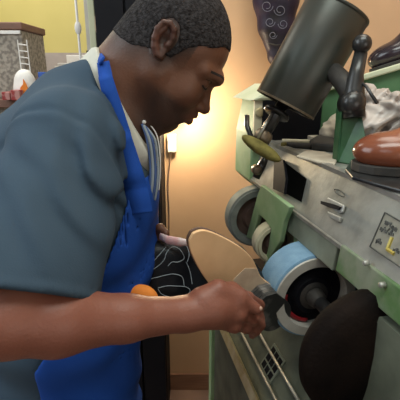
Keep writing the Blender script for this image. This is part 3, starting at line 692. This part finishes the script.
o = MB().prism([B(k*.1415+(a-k*.1415)*1.02, b*1.01,.006) for a,b in full], bm_*.004).build('welt', M['brown_disc'], boot); bevel(o, .001)
# paler waist of the sole
hw_ = [(a,b) for a,b in half if .07*k < a < .132*k]
wp = [B(a,b*.97,-.0006) for a,b in hw_]+[B(.150*k, .020, -.0006)]+[B(.150*k,-.004,-.0006)]+[B(.140*k,-.022,-.0006)]+[B(a,-b*.97,-.0006) for a,b in hw_[::-1]]
MB().prism(wp, bm_*.002).build('shank_cover', M['sole_pale'], boot, label='paler worn waist of the sole')
hp = [(a,b) for a,b in half if a < .090*k]; hp = hp+[(.096*k,.015),(.096*k,-.015)]+[(a,-b) for a,b in hp[:0:-1]]
hlv = MB()
for i in range(4):
    sc_ = 1-.008*i; hlv.prism([B(.04*k+(a-.04*k)*sc_, b*sc_, -.0075*i) for a,b in hp], bn*.0074)
bevel(hlv.build('heel', M['heel'], boot), .001)
# upper + shaft
Sp = [B(.055*k,0,.05), B(.05*k,0,.11), P(232,268,.86), P(205,270,.86), P(172,270,.83), P(156,269,.82)]
f = Field(np.arange(-.14,.22,.0035), np.arange(.52,.98,.0035), np.arange(.98,1.36,.0035)); A = [bt_, bw_, bm_]
f.cone(B(.155*k,0,.030), B(.25*k,0,.020), .023, .006, .01); f.ell(B(.150*k,0,.026), (.045,.031,.028), A, k=.012); f.ell(B(.11*k,0,.040), (.060,.031,.040), A, k=.02); f.ell(B(.045*k,0,.045), (.042,.033,.055), A, k=.02)
f.cone(B(.10*k,0,.06), B(.07*k,0,.12), .036, .04, .03)
sr = [.040,.042,.050,.056,.060,.061]
for i in range(len(Sp)-1):
    for e in (-.5, 0, .5): 
        d0 = D3(0,1,.05); f.cone(Sp[i]+d0*e*sr[i]*1.0, Sp[i+1]+d0*e*sr[i+1]*1.0, sr[i]*.52, sr[i+1]*.5, .012)
X, Y, Z = f.grid(); d = (X-heelP[0])*bm_[0]+(Y-heelP[1])*bm_[1]+(Z-heelP[2])*bm_[2]; f.F = np.maximum(f.F, -(d-.0095))
vs, fs = f.surface(); _, vs = fmesh('upper', vs, fs, M['black_leather'], boot); btree = bvh(vs, fs)
st_ = MB()
curves = [[(152,270),(158,266),(164,260),(167,252),(173,247),(180,250),(184,258),(178,262),(172,262),(168,266)],
          [(150,279),(158,277),(166,275),(174,274),(182,277),(184,286)], [(158,288),(166,286),(176,286),(186,287),(190,291),(184,296),(172,297),(162,294),(158,289)],
          [(170,244),(178,242),(186,246),(189,254),(187,262)], [(186,262),(190,272),(192,284)], [(153,262),(160,254),(166,247)]]
for c in curves:
    pts = [cam_hit(btree, q[0], q[1], .0007) for q in smooth_pts([V(a,b,0) for a,b in c], 5)]; pts = [q[0] for q in pts if q is not None]
    if len(pts) > 4: st_.tube(pts, .0008, 5)
st_.build('stitching', M['stitch'], boot)
MB().tube([P(160,236,.80), P(168,240,.79), P(180,242,.785), P(192,243,.78)], [.007,.0095,.0095,.005], 12, flat=.45).build('pull_strap', M['pink'], boot, True, 'pinkish white pull strap')

# ================================================================== THE MAN
man = thing('person', (-.27, .76, 0), 'person in grey-blue T-shirt and blue apron bending over a boot at the machine', 'person')
ta = math.radians(36); HF = V(math.cos(ta),0,-math.sin(ta)); HU = V(math.sin(ta),0,math.cos(ta)); HL = V(0,-1,0)
HO = PY(180, 45, .757)
H = lambda f, u, l=0: HO + HF*f + HU*u + HL*l
HA = [HF, HU, HL]
SHN, ELN = P(75,134,.60), P(5,319,.475)
WRN = P(186,314,.585)
SHF, ELF, WRF = V(-.17,.93,1.36), V(-.155,1.0,1.10), P(140,246,.86)
neckT, neckB = H(-.035,-.062), PY(112,112,.76)
def nonuni(segs):
    out = []
    for a, b, h in segs: out += list(np.arange(a, b-1e-6, h))
    out.append(segs[-1][1]); return np.array(out)
xs = nonuni([(-.46,-.26,.006),(-.26,-.15,.004),(-.15,.17,.0022)])
ys = nonuni([(.34,.50,.0035),(.50,.86,.0024),(.86,1.08,.006)])
zs = nonuni([(.02,.95,.02),(.95,1.08,.006),(1.08,1.25,.0024),(1.25,1.33,.004),(1.33,1.62,.0022)])
f = Field(xs, ys, zs)
f.ell(H(-.012,.018), (.086,.084,.074), HA, k=.02)
f.ell(H(.018,.006), (.066,.067,.062), HA, k=.02)                # forehead
f.ell(H(.038,-.058), (.050,.080,.054), HA, k=.02)               # mid face
f.ell(H(-.01,-.035), (.06,.06,.062), HA, k=.02)
for s in (-1, 1):
    f.cone(H(-.004,-.062,.052*s), H(.050,-.118,.022*s), .021, .019, .022)     # jaw
    f.ell(H(.052,-.056,.036*s), (.022,.024,.020), HA, k=.022)                  # cheekbone
f.ell(H(.053,-.124), (.023,.019,.026), HA, k=.012)              # chin
f.cone(H(.085,-.009,-.020), H(.085,-.009,.020), .0125, .0125, .012)
for s in (-1, 1): f.cone(H(.060,-.010,.044*s), H(.083,-.008,.022*s), .012, .0125, .012)
f.ell(H(.069,-.090), (.026,.030,.030), HA, k=.012)              # muzzle
for s in (-1, 1): f.ell(H(.091,-.0255,.036*s), (.017,.011,.019), HA, k=.008, sub=True)
for s in (-1, 1): f.ell(H(.0665,-.0275,.031*s), (.0145,.0115,.0160), HA, k=.002)
f.cone(H(.083,-.030), H(.0965,-.060), .0075, .0105, .008)       # nose
f.ell(H(.0985,-.0635), (.0125,.0105,.012), HA, k=.005)
for s in (-1, 1): f.ell(H(.088,-.066,.0140*s), (.0125,.0095,.0085), HA, k=.004)
for s in (-1, 1): f.cone(H(.095,-.076,.007*s), H(.089,-.071,.007*s), .003, .003, .002, sub=True)
for s in (-1, 1):
    f.cone(H(.0915,-.0835), H(.077,-.0900,.024*s), .0068, .0040, .003)
    f.cone(H(.0890,-.0980), H(.075,-.0925,.023*s), .0078, .0040, .003)
f.cone(H(.101,-.0905), H(.080,-.0910,.0), .0017, .0013, .002, sub=True)
for s in (-1, 1): f.cone(H(.099,-.0905), H(.080,-.0914,.025*s), .0018, .0013, .002, sub=True)
f.cone(H(.083,-.111,-.012), H(.083,-.111,.012), .0065, .0065, .007, sub=True)
# neck
f.cone(neckT, neckB, .058, .066, .03); f.cone(H(-.055,-.03), PY(100,95,.76), .045, .055, .03)
f.cone(H(.022,-.105), PY(140,128,.76), .030, .034, .03)

# ear (near side and far side)
for s in (-1, 1):
    E = lambda a, b, l: H(-.020+a*.80+b*-.16, -.011+b*.84+a*.14, s*(.0700+l*.85))
    f.ell(E(0,0,.0), (.016,.027,.008), HA, k=.006)
    ring = [(.013,-.006,.004),(.015,.010,.006),(.012,.024,.010),(0,.031,.013),(-.012,.027,.015),(-.018,.012,.016),(-.017,-.004,.015),(-.011,-.018,.012),(-.002,-.028,.008),(.007,-.029,.005),(.009,-.018,.004)]
    for i in range(len(ring)-1): f.cone(E(*ring[i]), E(*ring[i+1]), .0042 if i < 7 else .0052, .0042 if i < 7 else .0055, .003)
    f.path([E(-.004,.020,.012), E(-.010,.008,.012), E(-.009,-.006,.011), E(-.003,-.015,.009)], [.0032]*4, .003)
    f.ell(E(.002,-.001,.012), (.0075,.0105,.007), HA, k=.004, sub=True)
    f.ell(E(.010,-.005,.007), (.004,.006,.004), HA, k=.003)
# trunk under the clothes, arms
TR = [((-.235,.76,1.33),(.125,.155,.09)), ((-.215,.76,1.22),(.115,.15,.14)), ((-.235,.76,1.08),(.115,.14,.14)), ((-.27,.76,.95),(.12,.145,.13)), ((-.29,.76,.84),(.11,.15,.12))]
for c, r in TR: f.ell(c, r, k=.04)
UPa = SHN*.5+ELN*.5
f.cone(SHN, UPa, .058, .052, .02); f.cone(UPa, ELN, .050, .044, .02)
FA = lambda t: ELN*(1-t)+WRN*t
FB = lambda t, dz: FA(t)+V(0,0,dz)
f.cone(ELN, FB(.25,-.004), .044, .0430, .015); f.cone(FB(.25,-.004), FB(.62,-.004), .0430, .0300, .015); f.cone(FB(.62,-.004), WRN, .0300, .0245, .015)
f.cone(SHF, ELF, .055, .044, .02); f.cone(ELF, WRF, .040, .026, .015)
# legs (inside the trousers)
for y in (.66, .86): f.cone((-.29,y,.80), (-.27,y,.45), .075, .055, .02); f.cone((-.27,y,.45), (-.30,y,.06), .052, .035, .02)
# far hand: palm and fingers holding the shaft's top
hf = P(154, 240, .84)
f.cone(WRF, hf, .024, .022, .012)
fb = [P(156,232,.83), P(158,238,.825), P(160,244,.82), P(160,251,.82)]
for i, q in enumerate(fb): f.path([hf+V(0,0,.012-.008*i), q, q+V(.022,-.004,-.004)], [.0095,.0085,.007], .004)
f.path([hf+V(0,-.01,.01), P(160,228,.81), P(166,233,.80)], [.010,.009,.0075], .004)
# near hand: palm, thumb and four fingers closed round the heel
K = [P(231,292,.612), P(236,302,.608), P(238,313,.608), P(234,324,.615)]       # knuckles index..little
palm = [P(200,306,.590), P(216,302,.60), P(214,318,.598)]
f.cone(WRN, P(212,309,.598), .0245, .029, .012)
for q, r in zip(K, (.0165,.0165,.0155,.014)): f.cone(P(206,308,.597), q, .024, r, .010)
for i, q in enumerate(K): f.ell(q+D3(0,0,-.006), (.0105,.0105,.0105), k=.006)
fing = [
 [K[0], P(248,298,.630), P(259,305,.662), P(258,314,.695)],
 [K[1], P(252,309,.632), P(259,318,.665), P(254,325,.695)],
 [K[2], P(252,319,.628), P(260,325,.658), P(254,331,.688)],
 [K[3], P(246,328,.630), P(256,331,.652), P(252,335,.675)]]
for i, c in enumerate(fing): f.path(c, [(.0115,.0100,.0092,.0078),(.0115,.0102,.0094,.0080),(.0108,.0098,.0090,.0076),(.0098,.0085,.0078,.0068)][i], .0035)
# thumb lies along the top of the sole
th = [P(202,299,.590), P(218,290,.598), P(240,297,.606), P(257,309,.610)]
f.path(th, [.018,.0145,.0112,.0085], .008)
BODYF = f
vs, fs = f.surface()
loc = vs-HO; hf_, hu_, hl_ = loc@HF, loc@HU, loc@HL
near_head = (np.linalg.norm(loc, axis=1) < .21)
g = lambda x, a, b: np.clip((x-a)/(b-a), 0, 1)
st1 = g(hu_, -.070, -.084)*g(hf_, -.03, .02)*near_head*(1-.0*g(hu_,-.13,-.15))
lip = np.exp(-((hu_+.0905)/.010)**2 - ((hf_-.095)/.014)**2)
st1 = np.clip(st1*.75*(1-lip), 0, 1)
bl_ = np.interp(hf_, [-.12,-.085,-.06,-.040,-.012,.004,.018,.035], [-.048,-.050,-.048,-.038,-.028,-.028,.000,.018])
st1 = np.maximum(st1, .8*g(hu_, bl_-.050, bl_)*near_head*(hf_ < .03)*(hu_ > -.10))
ear = np.exp(-((hf_+.022)/.022)**2-((hu_+.012)/.034)**2)*g(np.abs(hl_), .074, .082)*near_head
armw = g(-vs[:,2], -1.25, -1.20)*(vs[:,1] < .72)
warm = np.clip(.30*ear+.35*lip*near_head + .62*armw, 0, 1)
body, bvs = fmesh('body', vs, fs, M['skin'], man, attrs={'stubble': st1, 'warm': warm}, smooth_it=1)
bt2 = bvh(bvs, fs)
# hair: a close-cropped cap over the skull
f2 = Field(xs[xs > -.17], ys[(ys > .64) & (ys < .88)], zs[zs > 1.36]); 
ix = np.ix_(np.isin(BODYF.ax[0], f2.ax[0]), np.isin(BODYF.ax[1], f2.ax[1]), np.isin(BODYF.ax[2], f2.ax[2])); F0 = BODYF.F[ix]
X, Y, Z = f2.grid(); x, y, z = X-HO[0], Y-HO[1], Z-HO[2]
f_ = x*HF[0]+z*HF[2]+0*y; u_ = x*HU[0]+z*HU[2]+0*y; l_ = np.abs(-y)+0*x+0*z
# hairline: forehead, temple notch, round the ear, nape
line = np.interp(f_, [-.12,-.085,-.06,-.040,-.012,.004,.018,.035,.050,.066,.09], [-.048,-.050,-.048,-.038,-.028,-.028,.000,.018,.024,.040,.043])
reg = (line - u_)*.8
eard = .006 - np.sqrt(((f_+.021)/1.0)**2*1.8+((u_+.006)/1.0)**2*.8) + .021
eard = np.where(l_ > .062, eard, -1)
F2 = np.maximum(np.maximum(F0-.0016, -(F0+.003)), np.maximum(reg, eard)); f2.F = F2.astype(np.float32)
v2, q2 = f2.surface(); fmesh('hair', v2, q2, M['hair'], man, 'close-cropped dark hair', smooth_it=1)
# eyebrow and lashes (near side)
def on_body(pts, off): return [snap(bt2, p, off)[0] for p in pts]
for s in (1, -1):
    eb = MB(); ribbon(eb, bt2, smooth_pts([H(.092,-.008,.018*s), H(.086,-.003,.031*s), H(.068,-.006,.048*s)], 5), .0042, .0008, -.0004); eb.build('eyebrow', M['brow'], man)
    la_ = MB(); la_.tube(on_body(smooth_pts([H(.081,-.0325,.020*s), H(.0815,-.0345,.031*s), H(.072,-.0315,.046*s)], 5), .0006), .0012, 6); la_.build('eyelashes', M['brow'], man)
    lp_ = MB(); lp_.tube(on_body(smooth_pts([H(.082,-.020,.020*s), H(.080,-.0175,.031*s), H(.070,-.0195,.046*s)], 5), -.0004), .0008, 6); lp_.build('eyelid_crease', M['brow'], man)
# thumbnail
nc = th[-1]; 
tn = MB().ball(nc+D3(.0045,.0015,-.0048), (.0034,.0030,.0040), 12); tn.build('thumbnail', M['nail'], man, True)

# ---- shirt
hx, hy, hz_ = np.arange(-.50,.02,.0042), np.arange(.34,1.04,.0042), np.arange(.74,1.50,.0042)
s_ = Field(hx, hy, hz_)
TS = [((-.250,.76,1.318),(.150,.166,.096)), ((-.225,.76,1.22),(.135,.165,.15)), ((-.240,.76,1.08),(.134,.155,.15)), ((-.295,.76,.95),(.157,.160,.14)), ((-.325,.76,.80),(.160,.165,.15))]
for c, r in TS: s_.ell(c, r, k=.05)
s_.cone(PY(108,108,.76), PY(95,140,.76), .085, .11, .04)
s_.cone(PY(72,99,.72), PY(102,84,.73), .045, .036, .04); s_.cone(PY(72,99,.80), PY(102,84,.79), .045, .036, .04)
s_.cone(SHN+V(-.015,.01,-.01), (-.235,.74,1.37), .075, .075, .05); s_.cone(SHF, (-.235,.78,1.36), .070, .075, .05)
TORSO = s_.F.copy()
up2 = SHN*.15+ELN*.85
s_.cone(SHF, SHF*.35+ELF*.65, .070, .066, .03)
X, Y, Z = s_.grid()
# near sleeve: its own tube, cut square at the hem and hollow round the arm
sv = Field(hx, hy, hz_)
sdir = (ELN-SHN)/np.linalg.norm(ELN-SHN)
sv.cone(SHN+V(-.012,0,-.014), ELN+sdir*.07+V(-.008,.012,0), .076, .081, .035)
sv.cone(P(82,180,.60), P(38,352,.50), .050, .064, .04); sv.cone(P(66,190,.60), P(58,330,.58), .055, .056, .03)
sf = sv.F
d1 = np.exp(-(((X+.16)/.10)**2+((Z-1.28)/.12)**2))*(Y < .66)
sf = sf + .0035*d1*np.sin(120*(X*.92+Z*.38+.15*Y)+3*np.sin(Z*14)) + .0015*np.sin(70*X+55*Z+4*np.sin(20*Z+9*Y))
h1, h2, h3 = P(0,288,.42), P(92,302,.515), P(60,304,.58); hn = np.cross(h2-h1, h3-h1); hn /= np.linalg.norm(hn)
if hn[2] > 0: hn = -hn
hd = (X-h1[0])*hn[0]+(Y-h1[1])*hn[1]+(Z-h1[2])*hn[2]
sraw = sf.copy()
sf = sf - .0016*np.exp(-((hd+.006)/.005)**2) + .0014*np.exp(-((hd+.015)/.002)**2)
f3 = Field(hx, hy, hz_); f3.cone(SHN, UPa, .058, .055, .02); f3.cone(UPa, ELN, .056, .054, .02); f3.cone(ELN, FA(.3), .054, .056, .02)
sf = np.maximum(sf, hd)
# torso folds, then join with a soft seam valley
d3 = np.exp(-(((X+.12)/.06)**2+((Z-1.32)/.11)**2))*(Y < .76); s_.F += .004*d3*np.sin(150*(X*.90+Z*.42)+2*np.sin(30*Z))
d4 = np.exp(-(((Z-1.0)/.15)**2)); s_.F += .004*d4*np.sin(60*Z+25*X+9*np.sin(Y*12))
h = np.clip(.5+.5*(s_.F-sf)/.022, 0, 1); s_.F = s_.F*(1-h)+sf*h-.022*h*(1-h)
s_.F = np.where((hd > -.05) & (Y < .64), np.maximum(s_.F, -np.maximum(f3.F-.004, sraw+.013)), s_.F)
sc = SHN+(ELN-SHN)*.10; sd_ = sdir*.75+V(-.05,-.3,0); sd_ /= np.linalg.norm(sd_)
pd = (X-sc[0])*sd_[0]+(Y-sc[1])*sd_[1]+(Z-sc[2])*sd_[2]
s_.F += ((.0035*np.exp(-(pd/.005)**2) - .0022*np.exp(-((pd-.010)/.007)**2))*(Y < .70)).astype(np.float32)
d5 = np.exp(-(((X+.130)/.05)**2+((Z-1.335)/.07)**2))*(Y < .72); s_.F += .007*d5*np.sin(190*(X*.93+Z*.36)+2*np.sin(25*Z))
d6 = np.exp(-(((X+.215)/.05)**2+((Z-1.27)/.06)**2+((Y-.50)/.08)**2)); s_.F += .003*d6*np.sin(120*(X*.95+Z*.2)+2*np.sin(30*Z))
s_.F = s_.F.astype(np.float32)
# far sleeve end
hd2 = -(Z-(SHF[2]-.155)); s_.F = np.where((Y > .90) & (TORSO > .004), np.maximum(s_.F, hd2), s_.F)
# bottom hem and neckline
s_.F = np.maximum(s_.F, -(Z-.80)+0*X+0*Y)
n0 = PY(98,70,.76); n1 = PY(140,152,.76); nd = (n1-n0); nd /= np.linalg.norm(nd); nv = np.cross(nd, V(0,1,0)); 
if nv[2] < 0: nv = -nv
# neckline: keep what lies behind/below the slanting opening
pln = (X-n0[0])*nv[0]+(Z-n0[2])*nv[2]+0*Y
opn = pln - .25*np.abs(Y-.76)**1*0
s_.F = np.maximum(s_.F, pln-.004-3*np.maximum(np.abs(Y-.76)-.095,0))
vs, fs = s_.surface(); _, svs = fmesh('t_shirt', vs, fs, M['shirt'], man, smooth_it=2, label='faded grey-blue T-shirt'); stree = bvh(svs, fs)
# ---- undershirt collar
u = Field(np.arange(-.26,.0,.0035), np.arange(.62,.90,.0035), np.arange(1.24,1.50,.0035))
u.cone(neckT, neckB, .066, .074, .03); u.cone(H(-.055,-.03), PY(100,95,.76), .052, .064, .03); u.cone(PY(112,105,.76), PY(118,140,.76), .072, .080, .03); u.cone(PY(120,118,.76), PY(138,140,.76), .062, .055, .03)
X, Y, Z = u.grid(); pl_ = (X-n0[0])*nv[0]+(Z-n0[2])*nv[2]+0*Y
top = pl_-.024-.05*np.exp(-((X-n1[0])/.05)**2)*0
u.F = np.maximum(np.maximum(u.F, top), -(pl_+.035))
vs, fs = u.surface(); fmesh('undershirt_collar', vs, fs, M['undershirt'], man, smooth_it=2, label='off-white undershirt showing at the neck')
# ---- apron: shell over the shirt front
ap = Field(hx, hy, np.arange(.45,1.36,.0042)); Zs = ap.ax[2]
for c, r in [((-.225,.76,1.22),(.137,.162,.15)), ((-.235,.76,1.08),(.136,.158,.15)), ((-.270,.76,.95),(.138,.163,.14)), ((-.285,.76,.80),(.136,.170,.15)), ((-.285,.76,.62),(.14,.175,.2))]: ap.ell(c, r, k=.05)
X, Y, Z = ap.grid()
ap.F += .003*np.sin(38*Y+9*np.sin(Z*9)) + .002*np.sin(55*X+22*Z)
xe = np.interp(Z, [.45,.87,.94,1.02,1.10,1.18,1.26,1.36], [-.30,-.295,-.298,-.245,-.178,-.145,-.118,-.10])
shell = np.maximum(ap.F-.009, -(ap.F-.003)); ap.F = np.maximum(np.maximum(shell, xe-X+0*Y), Z-1.275-.25*(X+.1)+0*Y).astype(np.float32)
vs, fs = ap.surface(); _, avs = fmesh('apron', vs, fs, M['apron'], man, smooth_it=2, label='royal blue work apron')
atree = bvh(avs, fs)
# straps
def strap(name, pts, w, tree, th=.003, off=.0015, m='apron', n=10, label=None):
    g = MB(); ribbon(g, tree, smooth_pts(pts, n), w, th, off); return g.build(name, M[m], man, True, label)
nk = MB()
sp_ = [PY(102,60,.68), PY(106,78,.672), PY(112,100,.664), PY(119,125,.660), PY(126,150,.655), PY(132,172,.65), PY(137,195,.645), PY(140,215,.64)]
L_ = smooth_pts(sp_, 6); R = []
n_ = len(L_)
for i, q in enumerate(L_):
    t = L_[min(i+1,n_-1)]-L_[max(i-1,0)]; t /= np.linalg.norm(t); nn_ = V(.10,-1,.12); nn_ -= t*(nn_@t); nn_ /= np.linalg.norm(nn_); s = np.cross(t, nn_)
    c, nr = snap(stree, q, .004); dd = (c-q)@nn_
    q = q + nn_*max(-.02, min(.045, dd)); w = .010+.012*(i/n_)**1.2
    R += [q-s*w, q+s*w, q+s*w+nn_*.0025, q-s*w+nn_*.0025]
nk.add(R, [(i*4+k, i*4+(k+1)%4, (i+1)*4+(k+1)%4, (i+1)*4+k) for i in range(n_-1) for k in range(4)] + [(0,1,2,3), (4*n_-1,4*n_-2,4*n_-3,4*n_-4)])
nk.build('neck_strap', M['apron'], man, True, 'blue apron strap over the shoulder')
# strap across the back of the neck
bk = [PY(102,61,.68), PY(99,57,.72), PY(98,57,.76), PY(99,58,.79), PY(101,62,.82)]
g_ = MB(); g_.tube(smooth_pts(bk, 5), .008, 8, flat=.3, up=HU); g_.build('neck_loop', M['apron'], man, True)
# thin white cord from collar to bib
MB().tube(smooth_pts([PY(142,121,.72), PY(150,125,.72), PY(157,136,.72), PY(160,155,.72), PY(160,175,.72), PY(159,190,.72)], 6), .0012, 6).build('cord', M['white'], man, True, 'thin white cord')
for k, (a, rr_) in enumerate(((0,.0022),(3.2,.0030),(6.6,.0026),(10,.0020))):
    MB().tube(smooth_pts([PY(142+a*.5,124+a*.4,.71), PY(147+a*.8,140,.705), PY(150+a*.8,162,.705), PY(150+a*.75,184,.70), PY(147+a*.8,200,.70)], 6), rr_, 8).build('bib_fold_stripe', M['stitch'] if k % 2 else M['jeans_blue'], man, True)  # tubes standing in for the folded striped cloth of the bib
MB().ball(PY(144,122,.715), .004, 10).build('cord_stop', M['white'], man, True)

# ---- trousers and shoes (below the frame)
tf = Field(np.arange(-.45,-.12,.01), np.arange(.55,.97,.01), np.arange(.04,.92,.012))
tf.ell((-.295,.76,.82), (.115,.150,.12), k=.03)
for y in (.67, .85): tf.cone((-.29,y,.80), (-.27,y,.45), .088, .070, .03); tf.cone((-.27,y,.45), (-.295,y,.08), .068, .055, .03)
vs, fs = tf.surface(); fmesh('trousers', vs, fs, M['jeans'], man, smooth_it=1)
for y in (.67, .85):
    w = Field(np.arange(-.42,-.08,.006), np.arange(y-.08,y+.08,.006), np.arange(-.01,.15,.006))
    w.ell((-.22,y,.035), (.12,.048,.045), k=.02); w.ell((-.31,y,.06), (.07,.042,.07), k=.02); X, Y, Z = w.grid(); w.F = np.maximum(w.F, -(Z-.002)+0*X+0*Y)
    vs, fs = w.surface(); fmesh('work_shoe', vs, fs, M['black_rubber'], man, smooth_it=1)
# orange cloth tucked behind the arm
oc = P(146, 294, .74)
f = fld(oc, (.06,.05,.06), .003)
for q, r in ((oc, (.016,.014,.014)), (oc+V(-.016,0,.004), (.020,.014,.014)), (oc+V(.008,0,-.008),(.014,.012,.010))): f.ell(q, r, k=.012)
vs, fs = f.surface(); fmesh('orange_rag', vs, fs, M['orange'], man, label='orange cloth tucked in the apron')

# ================================================================== LIGHT
def area(name, loc, tgt, size, power, col, sy=None):
    l = bpy.data.lights.new(name, 'AREA'); l.energy = power; l.color = col; l.size = size
    if sy: l.shape = 'RECTANGLE'; l.size_y = sy
    o = bpy.data.objects.new(name, l); COL.objects.link(o); o.location = loc
    o.rotation_euler = (Vector(tgt)-Vector(loc)).to_track_quat('-Z', 'Y').to_euler(); return o
area('ceiling_light_area', (.25, .15, 2.70), (.25, .45, 0), 1.1, 18, (.93,1,.93), .5)
area('shop_window_area', (-1.75, .35, 2.2), (.0, .75, 1.15), 1.2, 24, (.84,.94,1))
area('front_fill_area', (-.5, -1.1, 2.6), (-.1, .9, 1.0), 1.0, 8, (.86,.94,1))  # added front fill, no ceiling fixture there
area('back_room_area', (-1.2, 2.3, 2.70), (-1.2, 2.6, 0), 1.2, 30, (1,.96,.85))
area('rear_ceiling_area', (.55, 1.0, 2.70), (.5, 1.1, 0), .7, 9, (1,.93,.80))
area('sole_fill_area', (.95, -.75, 1.25), (.0, .70, 1.15), .8, 5, (1,.95,.88))  # added fill from front right to brighten the boot sole, no real lamp
pl_ = bpy.data.lights.new('bulb_light', 'POINT'); pl_.energy = 8.5; pl_.color = (1,.78,.50); pl_.shadow_soft_size = .03
o = bpy.data.objects.new('bulb_light', pl_); COL.objects.link(o); o.location = lp+V(.012,-.045,0)
wd = bpy.data.worlds.new('world'); SC.world = wd; wd.use_nodes = True
wd.node_tree.nodes['Background'].inputs[0].default_value = (.8,.85,.9,1); wd.node_tree.nodes['Background'].inputs[1].default_value = .15
SC.view_settings.view_transform = 'Standard'; SC.view_settings.look = 'None'; SC.view_settings.gamma = 1
SC.view_settings.exposure = 0; SC.view_settings.use_curve_mapping = False
